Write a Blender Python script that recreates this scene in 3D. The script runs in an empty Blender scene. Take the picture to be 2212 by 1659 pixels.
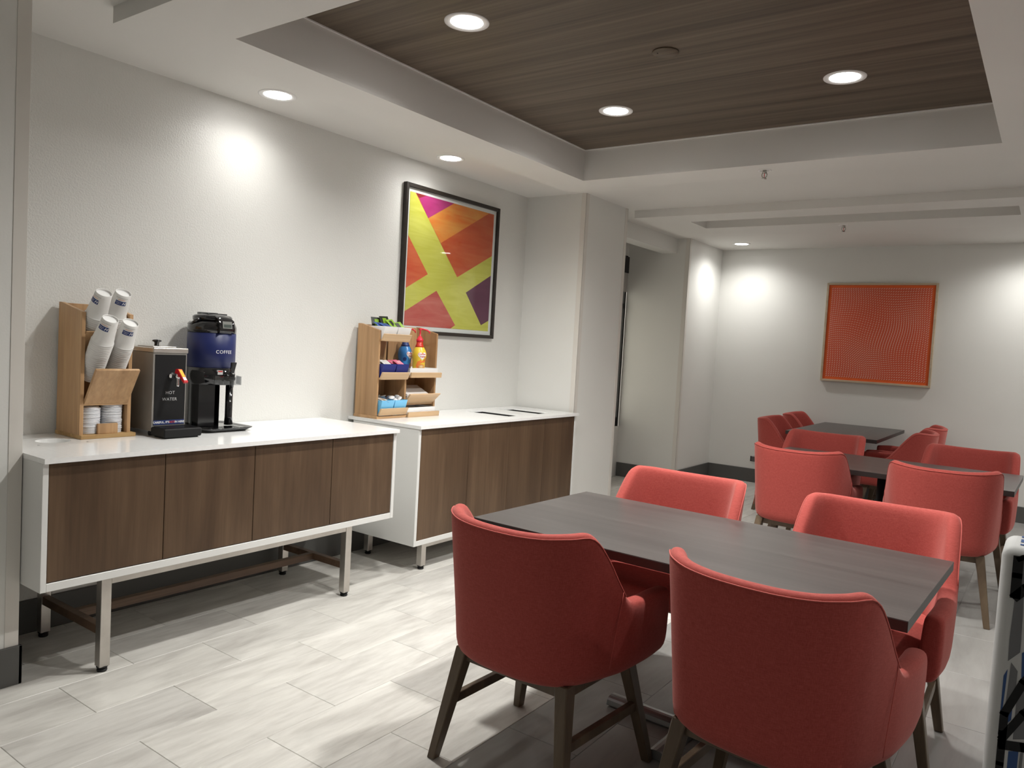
import bpy, bmesh, math, random
from mathutils import Vector, Matrix
random.seed(7)
PI = math.pi
SC = bpy.context.scene
COL = SC.collection

# ------------------------------------------------------------------ camera, world, exposure
W_PX, F_PX = 2212.0, 1644.15
YAW, PITCH, ROLL, CAM_H = 0.6192, -0.0533, 0.0564, 1.42
fw = Vector((-math.sin(YAW)*math.cos(PITCH), math.cos(YAW)*math.cos(PITCH), math.sin(PITCH)))
r0 = Vector((math.cos(YAW), math.sin(YAW), 0)); u0 = r0.cross(fw)
rt = math.cos(ROLL)*r0 + math.sin(ROLL)*u0
up = -math.sin(ROLL)*r0 + math.cos(ROLL)*u0
cd = bpy.data.cameras.new('camera'); cam = bpy.data.objects.new('camera', cd); COL.objects.link(cam)
cd.sensor_fit = 'HORIZONTAL'; cd.sensor_width = 36.0; cd.lens = F_PX/W_PX*36.0; cd.clip_start = 0.02
cam.matrix_world = Matrix(((rt.x, up.x, -fw.x, 0), (rt.y, up.y, -fw.y, 0), (rt.z, up.z, -fw.z, CAM_H), (0, 0, 0, 1)))
SC.camera = cam
SC.view_settings.view_transform = 'Standard'; SC.view_settings.look = 'None'
SC.view_settings.gamma = 1.0; SC.view_settings.use_curve_mapping = False
SC.view_settings.exposure = 0.68
wd = bpy.data.worlds.new('world'); SC.world = wd; wd.use_nodes = True
wd.node_tree.nodes['Background'].inputs[0].default_value = (1.0, 0.93, 0.80, 1)
wd.node_tree.nodes['Background'].inputs[1].default_value = 0.8
LAMP_W = 118.0
LAMP_COL = (1.0, 0.99, 0.955)

# ------------------------------------------------------------------ material helpers
def mat(name, col, rough=0.5, metal=0.0, spec=0.5, emit=0.0, trans=0.0, coat=0.0):
    m = bpy.data.materials.new(name); m.use_nodes = True
    b = m.node_tree.nodes['Principled BSDF']
    b.inputs['Base Color'].default_value = (*col, 1); b.inputs['Roughness'].default_value = rough
    b.inputs['Metallic'].default_value = metal; b.inputs['Specular IOR Level'].default_value = spec
    if emit: b.inputs['Emission Color'].default_value = (*col, 1); b.inputs['Emission Strength'].default_value = emit
    if trans: b.inputs['Transmission Weight'].default_value = trans
    if coat: b.inputs['Coat Weight'].default_value = coat; b.inputs['Coat Roughness'].default_value = 0.1
    return m
def N(m, t, **kw):
    n = m.node_tree.nodes.new(t)
    for k, v in kw.items(): setattr(n, k, v)
    return n
def LK(m, a, b): m.node_tree.links.new(a, b)
def BS(m): return m.node_tree.nodes['Principled BSDF']
def coords(m, scale=(1, 1, 1), kind='Object', rnd=False):
    tc = N(m, 'ShaderNodeTexCoord'); mp = N(m, 'ShaderNodeMapping'); mp.inputs['Scale'].default_value = scale
    src = tc.outputs[kind]
    if rnd:
        oi = N(m, 'ShaderNodeObjectInfo'); va = N(m, 'ShaderNodeVectorMath', operation='SCALE')
        cx = N(m, 'ShaderNodeCombineXYZ')
        mu = N(m, 'ShaderNodeMath', operation='MULTIPLY'); mu.inputs[1].default_value = 37.0
        LK(m, oi.outputs['Random'], mu.inputs[0])
        LK(m, mu.outputs[0], cx.inputs[0]); LK(m, mu.outputs[0], cx.inputs[1]); LK(m, mu.outputs[0], cx.inputs[2])
        ad = N(m, 'ShaderNodeVectorMath', operation='ADD')
        LK(m, src, ad.inputs[0]); LK(m, cx.outputs[0], ad.inputs[1]); src = ad.outputs[0]
    LK(m, src, mp.inputs['Vector'])
    return mp.outputs['Vector']
def noise(m, vec, scale, detail=4, rough=0.55, dist=0.0):
    n = N(m, 'ShaderNodeTexNoise'); n.inputs['Scale'].default_value = scale; n.inputs['Detail'].default_value = detail
    n.inputs['Roughness'].default_value = rough; n.inputs['Distortion'].default_value = dist
    LK(m, vec, n.inputs['Vector']); return n.outputs['Fac']
def ramp(m, fac, stops, interp='LINEAR'):
    r = N(m, 'ShaderNodeValToRGB'); r.color_ramp.interpolation = interp
    el = r.color_ramp.elements
    while len(el) < len(stops): el.new(0.5)
    for e, (p, c) in zip(el, stops): e.position = p; e.color = (*c, 1)
    LK(m, fac, r.inputs['Fac']); return r.outputs['Color']
def bump(m, fac, strength=0.1, dist=0.002):
    b = N(m, 'ShaderNodeBump'); b.inputs['Strength'].default_value = strength; b.inputs['Distance'].default_value = dist
    LK(m, fac, b.inputs['Height']); LK(m, b.outputs['Normal'], BS(m).inputs['Normal'])
def mixc(m, fac, a, b, mode='MIX'):
    x = N(m, 'ShaderNodeMix', data_type='RGBA', blend_type=mode)
    for s, v in ((0, fac), (6, a), (7, b)):
        if hasattr(v, 'default_value') or hasattr(v, 'is_linked'): LK(m, v, x.inputs[s])
        elif s == 0: x.inputs[0].default_value = v
        else: x.inputs[s].default_value = (*v, 1)
    return x.outputs[2]

def wood(name, dark, mid, light, axis, rough=0.42, fine=90.0, broad=7.0, stretch=0.06, rnd=True, contrast=1.0, spec=0.4):
    """straight grain along 'axis' (0,1,2)"""
    m = mat(name, mid, rough, spec=spec)
    sc = [1, 1, 1]; sc[axis] = stretch
    v = coords(m, sc, rnd=rnd)
    a = noise(m, v, broad, 5, 0.6, 0.6)
    c1 = ramp(m, a, [(0.28, dark), (0.5, mid), (0.74, light)])
    sc2 = [1, 1, 1]; sc2[axis] = stretch*0.35
    f = noise(m, coords(m, sc2, rnd=rnd), fine, 3, 0.6, 0.2)
    g = ramp(m, f, [(0.3, (0.62, 0.60, 0.58)), (0.62, (1.08, 1.08, 1.08))])
    LK(m, mixc(m, 0.65*contrast, c1, g, 'MULTIPLY'), BS(m).inputs['Base Color'])
    bump(m, f, 0.06, 0.001)
    return m

M = {}
def orange_peel(name, col, rough, bs, spec=0.5, sc=120):
    m = mat(name, col, rough, spec=spec)
    v = coords(m)
    f = noise(m, v, sc, 3, 0.5)
    t = noise(m, v, 1.3, 2)
    LK(m, ramp(m, t, [(0.3, tuple(c*0.975 for c in col)), (0.7, tuple(min(1, c*1.02) for c in col))]), BS(m).inputs['Base Color'])
    bump(m, f, bs, 0.004); return m
M['wall'] = orange_peel('wall_paint', (0.71, 0.705, 0.675), 0.36, 0.5)
M['wall2'] = orange_peel('wall_paint_smooth', (0.71, 0.705, 0.675), 0.5, 0.08)
M['ceil'] = orange_peel('ceiling_paint', (0.72, 0.705, 0.675), 0.7, 0.05, 0.3)
M['guard'] = mat('corner_guard_vinyl', (0.66, 0.63, 0.585), 0.35)
M['base'] = mat('rubber_baseboard', (0.085, 0.083, 0.078), 0.5)
M['ceilwood'] = wood('ceiling_wood_laminate', (0.066, 0.047, 0.030), (0.115, 0.086, 0.058), (0.168, 0.130, 0.092), 0, 0.5, 70, 15, 0.025, False, 1.0)
M['walnut'] = wood('walnut_laminate', (0.054, 0.030, 0.016), (0.094, 0.056, 0.031), (0.148, 0.092, 0.053), 2, 0.42, 70, 5.5, 0.10, True, 0.6)
M['stretcher'] = wood('stained_stretcher_wood', (0.06, 0.034, 0.02), (0.10, 0.058, 0.035), (0.14, 0.085, 0.05), 1, 0.5)
M['oak'] = wood('honey_oak', (0.36, 0.205, 0.095), (0.48, 0.29, 0.145), (0.60, 0.39, 0.21), 2, 0.45, 55, 9, 0.08, True, 0.6)
M['oakh'] = wood('honey_oak_flat_grain', (0.38, 0.22, 0.105), (0.49, 0.30, 0.15), (0.60, 0.39, 0.21), 1, 0.45, 55, 9, 0.08, True, 0.6)
M['oakpale'] = wood('pale_oak_lip', (0.50, 0.325, 0.175), (0.60, 0.41, 0.235), (0.66, 0.46, 0.28), 1, 0.45, 50, 5, 0.08, True, 0.5)
M['oakbase'] = wood('worn_pine_base', (0.27, 0.15, 0.055), (0.45, 0.275, 0.11), (0.58, 0.39, 0.18), 1, 0.5, 40, 12, 0.12, True, 0.9)
M['maple'] = wood('bleached_maple_frame', (0.40, 0.315, 0.22), (0.50, 0.405, 0.29), (0.58, 0.48, 0.36), 0, 0.5, 70, 6, 0.1, True, 0.4)
M['black_frame'] = wood('dark_wenge_frame', (0.012, 0.009, 0.007), (0.022, 0.016, 0.012), (0.035, 0.025, 0.019), 1, 0.4, 70, 8, 0.1, True, 0.5)
M['quartz'] = mat('white_quartz', (0.83, 0.83, 0.815), 0.13, spec=0.5)
LK(M['quartz'], ramp(M['quartz'], noise(M['quartz'], coords(M['quartz']), 60, 3), [(0.3, (0.84, 0.84, 0.83)), (0.7, (0.88, 0.88, 0.87))]), BS(M['quartz']).inputs['Base Color'])
M['whitelam'] = mat('white_laminate', (0.72, 0.72, 0.70), 0.35)
M['whiteplas'] = mat('white_plastic', (0.80, 0.80, 0.80), 0.3)
M['steel'] = mat('brushed_steel', (0.62, 0.59, 0.55), 0.34, 1.0)
def brushed(m, base, axis, lo=0.26, hi=0.46):
    sc = [1, 1, 1]; sc[axis] = 0.03
    f = noise(m, coords(m, sc), 120, 3)
    r = N(m, 'ShaderNodeMapRange'); r.inputs['To Min'].default_value = lo; r.inputs['To Max'].default_value = hi
    LK(m, f, r.inputs['Value']); LK(m, r.outputs[0], BS(m).inputs['Roughness'])
    b = noise(m, coords(m), 7, 4, 0.6)
    LK(m, ramp(m, b, [(0.3, tuple(c*0.82 for c in base)), (0.7, base)]), BS(m).inputs['Base Color'])
brushed(M['steel'], (0.64, 0.61, 0.57), 2)
M['steel_body'] = mat('smudged_steel', (0.5, 0.48, 0.44), 0.4, 0.3); brushed(M['steel_body'], (0.30, 0.285, 0.26), 2, 0.36, 0.55)
M['chrome'] = mat('chrome', (0.8, 0.8, 0.8), 0.08, 1.0)
M['blackplas'] = mat('black_plastic', (0.010, 0.010, 0.011), 0.28)
M['blackgloss'] = mat('black_gloss_plastic', (0.008, 0.008, 0.009), 0.10, coat=0.5)
M['blackmatte'] = mat('black_matte', (0.009, 0.009, 0.0095), 0.6, spec=0.25)
M['rubber'] = mat('black_rubber', (0.012, 0.012, 0.012), 0.7)
M['navy_wrap'] = mat('navy_wrap', (0.010, 0.018, 0.105), 0.42)
M['navy'] = mat('navy_plastic', (0.012, 0.022, 0.19), 0.3)
M['sky'] = mat('light_blue_plastic', (0.17, 0.52, 0.83), 0.4)
M['red'] = mat('red_plastic', (0.60, 0.015, 0.02), 0.3)
M['redpump'] = mat('red_pump_plastic', (0.68, 0.02, 0.045), 0.3)
M['yellow'] = mat('yellow_label', (0.85, 0.50, 0.02), 0.35)
M['white_ink'] = mat('white_ink', (0.82, 0.82, 0.82), 0.5)
M['grey_ink'] = mat('grey_ink', (0.50, 0.50, 0.50), 0.5)
M['dim_ink'] = mat('dim_ink', (0.60, 0.59, 0.57), 0.6)
M['red_ink'] = mat('red_ink', (0.55, 0.05, 0.04), 0.5)
M['orange_ink'] = mat('orange_ink', (0.80, 0.22, 0.04), 0.45)
M['brown_ink'] = mat('brown_ink', (0.30, 0.13, 0.05), 0.45)
M['navy_ink'] = mat('navy_ink', (0.015, 0.035, 0.15), 0.45)
M['blue_ink'] = mat('blue_ink', (0.12, 0.35, 0.72), 0.5)
M['paper'] = mat('cup_paper', (0.74, 0.73, 0.71), 0.5)
M['cupbase'] = mat('cup_base_paper', (0.84, 0.84, 0.83), 0.45)
M['lid'] = mat('lid_plastic', (0.77, 0.78, 0.81), 0.35)
M['napkin'] = mat('napkin_paper', (0.72, 0.68, 0.65), 0.8)
M['lcd'] = mat('lcd_display', (0.05, 0.065, 0.058), 0.25)
M['lcd_frame'] = mat('lcd_bezel', (0.17, 0.175, 0.16), 0.4)
M['table'] = wood('ash_grey_tabletop', (0.040, 0.034, 0.032), (0.058, 0.050, 0.047), (0.078, 0.068, 0.063), 0, 0.36, 80, 6, 0.05, True, 0.6, 0.5)
M['table_edge'] = mat('dark_table_edge', (0.018, 0.013, 0.012), 0.4)
M['table_base'] = mat('charcoal_powder_coat', (0.03, 0.031, 0.033), 0.45)
M['foot_bar'] = mat('grey_metal_foot', (0.30, 0.30, 0.30), 0.35, 0.85)
def fabric(name, c1, c2, c3):
    m = mat(name, c2, 0.82, spec=0.25)
    v1 = coords(m, (1, 1, 0.10)); v2 = coords(m, (0.10, 0.10, 1))
    a = noise(m, v1, 620, 3, 0.6); b = noise(m, v2, 620, 3, 0.6)
    mx = N(m, 'ShaderNodeMath', operation='ADD'); LK(m, a, mx.inputs[0]); LK(m, b, mx.inputs[1])
    hf = N(m, 'ShaderNodeMath', operation='MULTIPLY'); LK(m, mx.outputs[0], hf.inputs[0]); hf.inputs[1].default_value = 0.5
    LK(m, ramp(m, hf.outputs[0], [(0.36, c1), (0.5, c2), (0.64, c3)]), BS(m).inputs['Base Color'])
    bump(m, hf.outputs[0], 0.25, 0.001)
    BS(m).inputs['Sheen Weight'].default_value = 0.28; BS(m).inputs['Sheen Roughness'].default_value = 0.45
    BS(m).inputs['Sheen Tint'].default_value = (1.0, 0.55, 0.5, 1)
    return m
M['coral'] = fabric('coral_red_weave', (0.295, 0.044, 0.035), (0.355, 0.059, 0.048), (0.415, 0.080, 0.065))
M['piping'] = mat('coral_piping', (0.46, 0.085, 0.068), 0.75)
M['legwood'] = wood('bronze_brown_leg_wood', (0.075, 0.050, 0.031), (0.115, 0.080, 0.050), (0.165, 0.118, 0.075), 2, 0.42, 60, 10, 0.1, True, 0.5)
# floor tiles
def tile_mat(name, dark, mid, light, strong):
    m = mat(name, mid, 0.36, spec=0.45)
    tc = coords(m, (1, 1, 1), rnd=True)
    rot = N(m, 'ShaderNodeMapping'); rot.inputs['Rotation'].default_value = (0, 0, 0.16); rot.inputs['Scale'].default_value = (1, 0.16, 1)
    LK(m, tc, rot.inputs['Vector'])
    a = noise(m, rot.outputs['Vector'], 7.5, 6, 0.62, 0.9)
    c = ramp(m, a, [(0.30, dark), (0.47, mid), (0.66, light)])
    f = noise(m, rot.outputs['Vector'], 34, 4, 0.6, 0.4)
    g = ramp(m, f, [(0.32, (0.84, 0.83, 0.82)), (0.6, (1.04, 1.04, 1.04))])
    c = mixc(m, strong, c, g, 'MULTIPLY')
    oi = N(m, 'ShaderNodeObjectInfo')
    t = ramp(m, oi.outputs['Random'], [(0.0, (0.93, 0.925, 0.92)), (1.0, (1.05, 1.045, 1.03))])
    LK(m, mixc(m, 1.0, c, t, 'MULTIPLY'), BS(m).inputs['Base Color'])
    return m
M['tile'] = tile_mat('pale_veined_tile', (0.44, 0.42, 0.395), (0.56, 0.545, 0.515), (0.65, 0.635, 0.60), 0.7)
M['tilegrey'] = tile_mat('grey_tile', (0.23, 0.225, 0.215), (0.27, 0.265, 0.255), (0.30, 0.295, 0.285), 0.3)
M['grout'] = mat('grout', (0.50, 0.49, 0.46), 0.8)
M['lens'] = mat('lamp_lens', (1, 0.98, 0.95), 0.4, emit=14.0)
M['lamptrim'] = mat('lamp_trim_white', (0.80, 0.79, 0.78), 0.35)
M['sprink'] = mat('sprinkler_chrome', (0.45, 0.43, 0.40), 0.25, 1.0)
M['winframe'] = mat('black_window_frame', (0.008, 0.008, 0.008), 0.4)
M['blind'] = mat('grey_roller_blind', (0.42, 0.40, 0.38), 0.8)
M['matboard'] = mat('white_mat_board', (0.80, 0.80, 0.79), 0.7)
def thin_glass(name, tint, f0):
    m = bpy.data.materials.new(name); m.use_nodes = True; nt = m.node_tree; nt.nodes.remove(BS(m))
    tr = N(m, 'ShaderNodeBsdfTransparent'); tr.inputs[0].default_value = (*tint, 1); g = N(m, 'ShaderNodeBsdfGlossy'); g.inputs['Roughness'].default_value = 0.02
    lw = N(m, 'ShaderNodeLayerWeight'); lw.inputs[0].default_value = 0.5
    pw_ = N(m, 'ShaderNodeMath', operation='POWER'); LK(m, lw.outputs['Facing'], pw_.inputs[0]); pw_.inputs[1].default_value = 5.0
    fr = N(m, 'ShaderNodeMath', operation='MULTIPLY_ADD'); LK(m, pw_.outputs[0], fr.inputs[0]); fr.inputs[1].default_value = 0.9; fr.inputs[2].default_value = f0
    mx = N(m, 'ShaderNodeMixShader')
    LK(m, fr.outputs[0], mx.inputs[0]); LK(m, tr.outputs[0], mx.inputs[1]); LK(m, g.outputs[0], mx.inputs[2]); LK(m, mx.outputs[0], nt.nodes['Material Output'].inputs['Surface'])
    return m
M['glass'] = thin_glass('picture_glass', (0.97, 0.98, 0.975), 0.02)
M['clear'] = thin_glass('clear_acrylic', (0.80, 0.81, 0.82), 0.12)

# ------------------------------------------------------------------ mesh helpers
class MB:
    """collects shapes in one bmesh; build() links it as ONE mesh object"""
    def __init__(s): s.bm = bmesh.new(); s.mi = 0
    def _face(s, vs, smooth=False):
        try:
            f = s.bm.faces.new(vs); f.material_index = s.mi; f.smooth = smooth; return f
        except ValueError: return None
    def quadbox(s, c8, bev=0.0, seg=2):
        v = [s.bm.verts.new(c) for c in c8]
        fs = [s._face([v[i] for i in q]) for q in ((0, 3, 2, 1), (4, 5, 6, 7), (0, 1, 5, 4), (1, 2, 6, 5), (2, 3, 7, 6), (3, 0, 4, 7))]
        if bev > 0:
            es = list({e for f in fs for e in f.edges})
            r = bmesh.ops.bevel(s.bm, geom=es, offset=bev, segments=seg, profile=0.5, affect='EDGES', clamp_overlap=True)
            for f in r['faces']: f.material_index = s.mi
            if seg > 1:
                for f in r['faces']: f.smooth = True
        return s
    def box(s, x0, x1, y0, y1, z0, z1, bev=0.0, seg=2):
        return s.quadbox([(x0, y0, z0), (x1, y0, z0), (x1, y1, z0), (x0, y1, z0), (x0, y0, z1), (x1, y0, z1), (x1, y1, z1), (x0, y1, z1)], bev, seg)
    def frustum(s, c0, h0, c1, h1, bev=0.0, seg=2):
        """box between rectangle c0 +- h0 and rectangle c1 +- h1"""
        a = [(c0[0]+i*h0[0], c0[1]+j*h0[1], c0[2]) for i, j in ((-1, -1), (1, -1), (1, 1), (-1, 1))]
        b = [(c1[0]+i*h1[0], c1[1]+j*h1[1], c1[2]) for i, j in ((-1, -1), (1, -1), (1, 1), (-1, 1))]
        return s.quadbox(a+b, bev, seg)
    def grid(s, rows, closed_u=False, closed_v=False, smooth=True):
        V = [[s.bm.verts.new(p) for p in r] for r in rows]
        nu, nv = len(V), len(V[0])
        for i in range(nu if closed_u else nu-1):
            for j in range(nv if closed_v else nv-1):
                s._face([V[i][j], V[(i+1) % nu][j], V[(i+1) % nu][(j+1) % nv], V[i][(j+1) % nv]], smooth)
        return V
    def lathe(s, prof, n=32, c=(0, 0, 0), R=None, caps=True, smooth=True):
        """prof: [(r, z)]; R optional 3x3 rotation"""
        c = Vector(c); rows = []
        for r, z in prof:
            row = []
            for k in range(n):
                p = Vector((r*math.cos(2*PI*k/n), r*math.sin(2*PI*k/n), z))
                if R is not None: p = R @ p
                row.append(p+c)
            rows.append(row)
        V = s.grid(rows, False, True, smooth)
        if caps: s._face(list(reversed(V[0]))); s._face(V[-1])
        return s
    def tube(s, pts, r, n=8, smooth=True):
        pts = [Vector(p) for p in pts]; rows = []
        t0 = (pts[1]-pts[0]).normalized(); a = Vector((0, 0, 1)) if abs(t0.z) < 0.9 else Vector((1, 0, 0))
        nn = t0.cross(a).normalized()
        for i, p in enumerate(pts):
            t = (pts[min(i+1, len(pts)-1)]-pts[max(i-1, 0)]).normalized()
            nn = (nn - t*nn.dot(t)).normalized(); b = t.cross(nn)
            rr = r[i] if isinstance(r, (list, tuple)) else r
            rows.append([p + (nn*math.cos(2*PI*k/n)+b*math.sin(2*PI*k/n))*rr for k in range(n)])
        V = s.grid(rows, False, True, smooth)
        s._face(list(reversed(V[0]))); s._face(V[-1]); return s
    def poly(s, pts, smooth=False): return s._face([s.bm.verts.new(p) for p in pts], smooth)
    def prism(s, pts, d):
        """closed polygon pts (3D), extruded by vector d"""
        d = Vector(d); a = [s.bm.verts.new(p) for p in pts]; b = [s.bm.verts.new(Vector(p)+d) for p in pts]
        s._face(list(reversed(a))); s._face(b); n = len(a)
        for i in range(n): s._face([a[i], a[(i+1) % n], b[(i+1) % n], b[i]])
        return s
    def ring(s, ro, ri, z0, z1, n=40, c=(0, 0, 0)):
        c = Vector(c); rows = []
        for r, z in ((ri, z0), (ro, z0), (ro, z1), (ri, z1)):
            rows.append([c+Vector((r*math.cos(2*PI*k/n), r*math.sin(2*PI*k/n), z)) for k in range(n)])
        s.grid(rows, True, True, False); return s
    def build(s, name, m, parent=None, norm=True):
        if norm: bmesh.ops.recalc_face_normals(s.bm, faces=s.bm.faces[:])
        me = bpy.data.meshes.new(name); s.bm.to_mesh(me); s.bm.free()
        for x in (m if isinstance(m, (list, tuple)) else [m]): me.materials.append(M[x] if isinstance(x, str) else x)
        return link(name, me, parent)
def link(name, me, parent=None):
    o = bpy.data.objects.new(name, me); COL.objects.link(o)
    if parent is not None: o.parent = parent
    return o
def tag(o, label, cat, group=None):
    o['label'] = label; o['category'] = cat
    if group: o['group'] = group
    return o
def thing(name, label, cat, loc=(0, 0, 0), rz=0.0, group=None):
    o = bpy.data.objects.new(name, None); COL.objects.link(o); o.location = loc; o.rotation_euler = (0, 0, rz)
    o.empty_display_size = 0.1
    return tag(o, label, cat, group)
def struct(o): o['kind'] = 'structure'; return o
def dup(root, loc, rz, label, group=None):
    def cp(o, par):
        c = o.copy(); COL.objects.link(c)
        if par is not None: c.parent = par
        for ch in o.children: cp(ch, c)
        return c
    r = cp(root, None); r.location = loc; r.rotation_euler = (0, 0, rz); r['label'] = label
    if group: r['group'] = group
    return r
def text_mesh(body, size, fn, name, m, parent=None, bold=0.0, align='CENTER', spacing=1.0, xs=1.0, shear=0.0):
    """flat lettering mapped into the scene by fn(u, v)"""
    cu = bpy.data.curves.new('lettering', 'FONT'); cu.body = body; cu.size = size; cu.align_x = align; cu.align_y = 'CENTER'
    cu.offset = bold; cu.space_character = spacing; cu.resolution_u = 3; cu.shear = shear
    ob = bpy.data.objects.new('lettering', cu); COL.objects.link(ob)
    dg = bpy.context.evaluated_depsgraph_get(); dg.update()
    me = bpy.data.meshes.new_from_object(ob.evaluated_get(dg))
    bpy.data.objects.remove(ob); bpy.data.curves.remove(cu)
    for v in me.vertices: v.co = Vector(fn(v.co.x*xs, v.co.y))
    me.materials.clear(); me.materials.append(M[m]); me.name = name
    return link(name, me, parent)

# ------------------------------------------------------------------ room shell
XW = -3.668; ZC = 2.632; ZF = 2.567; ZW = 2.776
def sbox(name, m, *b, bev=0.0):
    o = MB().box(*b, bev).build(name, m); return struct(o)
# walls
sbox('wall_left', 'wall', XW-0.12, XW, 1.0, 5.60, -0.05, 2.95)
sbox('wall_near', 'wall2', -4.6, -3.176, -3.2, 1.268, -0.05, 2.95)
sbox('wall_stub', 'wall2', -4.10, -3.108, 5.23, 5.938, -0.05, 2.95)
sbox('wall_return', 'wall2', -3.962, -3.25, 7.66, 8.75, -0.05, 2.95)
sbox('wall_far', 'wall2', -3.25, 2.75, 8.619, 8.75, -0.05, 2.95)
sbox('wall_right', 'wall2', 2.6, 2.75, -3.2, 8.7, -0.05, 2.95)
sbox('wall_back', 'wall2', -3.3, 2.75, -3.3, -3.15, -0.05, 2.95)
XA = -3.96   # alcove window wall, opening y 6.2..7.655, z .56...2.46
wa = MB(); wa.box(XA-0.14, XA, 5.9, 7.66, -0.05, 0.56); wa.box(XA-0.14, XA, 5.9, 7.66, 2.46, 2.95); wa.box(XA-0.14, XA, 5.9, 6.2, 0.56, 2.46)
struct(wa.build('wall_alcove', 'wall2'))
sbox('trim_9', 'wall2', -3.565, -3.392, 5.938, 7.66, 2.48, 2.70)
# ceiling with its two dropped frames
TX0, TX1, TY0, TY1 = -2.756, -0.3126, 1.8386, 4.5765        # coffer
FX0, FX1, FY0, FY1 = -3.066, 0.0, 1.511, 4.885              # dropped frame round it
SX0, SX1, SY0, SY1 = -2.70, -0.30, 6.34, 6.705
GX0, GX1, GY0, GY1 = -3.09, 0.09, 6.03, 7.212
cm = MB()
cm.box(-4.6, FX0, -3.3, 8.8, ZC, 3.0); cm.box(FX1, 2.8, -3.3, 8.8, ZC, 3.0)
cm.box(FX0, FX1, -3.3, FY0, ZC, 3.0); cm.box(FX0, FX1, FY1, GY0, ZC, 3.0); cm.box(FX0, FX1, GY1, 8.8, ZC, 3.0)
ceil = struct(cm.build('ceiling', 'ceil'))
def frame_ring(ox0, ox1, oy0, oy1, ix0, ix1, iy0, iy1, top):
    b = MB()
    b.box(ox0, ix0, oy0, oy1, ZF, top); b.box(ix1, ox1, oy0, oy1, ZF, top)
    b.box(ix0, ix1, oy0, iy0, ZF, top); b.box(ix0, ix1, iy1, oy1, ZF, top)
    return b.build('dropped_frame', 'ceil', ceil)
frame_ring(FX0, FX1, FY0, FY1, TX0, TX1, TY0, TY1, 2.98)
frame_ring(GX0, GX1, GY0, GY1, SX0, SX1, SY0, SY1, 2.98)
MB().box(SX0-0.02, SX1+0.02, SY0-0.02, SY1+0.02, 2.72, 2.90).build('slot_ceiling', 'ceil', ceil)
MB().box(TX0-0.005, TX1+0.005, TY0-0.005, TY1+0.005, ZW, 2.95).build('wood_panel', 'ceilwood', ceil)
b = MB(); e = 0.006
b.box(TX0, TX0+e, TY0, TY1, ZW-e, ZW); b.box(TX1-e, TX1, TY0, TY1, ZW-e, ZW); b.box(TX0, TX1, TY0, TY0+e, ZW-e, ZW); b.box(TX0, TX1, TY1-e, TY1, ZW-e, ZW)
b.build('edge_bead', 'lamptrim', ceil)
# corner guards
def guard(n, *bs):
    g = MB()
    for q in bs: g.box(*q, 0.0008, 1)
    struct(g.build('trim_%d' % n, 'guard'))
guard(1, (-3.176, -3.1738, 1.222, 1.2705, 0.15, ZC), (-3.225, -3.174, 1.268, 1.2705, 0.15, ZC))
guard(2, (-3.150, -3.1055, 5.2275, 5.23, 0.0, ZC), (-3.108, -3.1055, 5.2275, 5.275, 0.0, ZC))
guard(3, (-3.108, -3.1055, 5.895, 5.9405, 0.0, ZC), (-3.150, -3.1055, 5.938, 5.9405, 0.0, ZC))
guard(4, (-3.295, -3.2475, 7.6575, 7.66, 0.155, ZC), (-3.25, -3.2475, 7.6575, 7.705, 0.155, ZC))
# baseboards
def bb(side, *bs):
    g = MB()
    for q in bs: g.box(*q, 0.002, 1)
    struct(g.build('baseboard_'+side, 'base'))
bb('near', (-3.176, -3.163, -3.1, 1.281, 0, 0.152), (-3.66, -3.163, 1.268, 1.281, 0, 0.152))
bb('left', (XW, XW+0.012, 1.281, 5.23, 0, 0.152))
bb('return', (-3.95, -3.238, 7.648, 7.66, 0, 0.154), (-3.25, -3.238, 7.648, 8.619, 0, 0.154))
bb('far', (-3.238, 2.6, 8.607, 8.619, 0, 0.154))
bb('right', (2.588, 2.6, -3.15, 8.607, 0, 0.154))
# window in the alcove
wf = MB(); y0, y1, z0, z1, t = 6.2, 7.655, 0.56, 2.46, 0.055
wf.box(XA-0.09, XA-0.01, y0, y0+t, z0, z1); wf.box(XA-0.03, XA-0.002, y1-0.040, y1, z0, z1)
wf.box(XA-0.09, XA-0.01, y0, y1, z0, z0+0.10); wf.box(XA-0.09, XA-0.01, y0, y1, z1-t, z1)
wf.box(XA-0.07, XA-0.004, y0, y1, 1.88, 1.93); wf.box(XA-0.08, XA-0.02, 6.9, 6.95, z0, z1)
win = struct(wf.build('window_1', 'winframe'))
MB().box(XA-0.002, XA+0.012, y0, y1, 2.27, 2.45).build('blind_cassette', 'winframe', win)
MB().box(XA+0.001, XA+0.004, y0+0.02, y1-0.006, 2.06, 2.27).build('roller_blind', 'blind', win)
MB().box(XA-0.012, XA-0.008, y0+t, y1-0.040, z0+0.09, z1-t).build('window_pane', 'glass', win)

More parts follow.
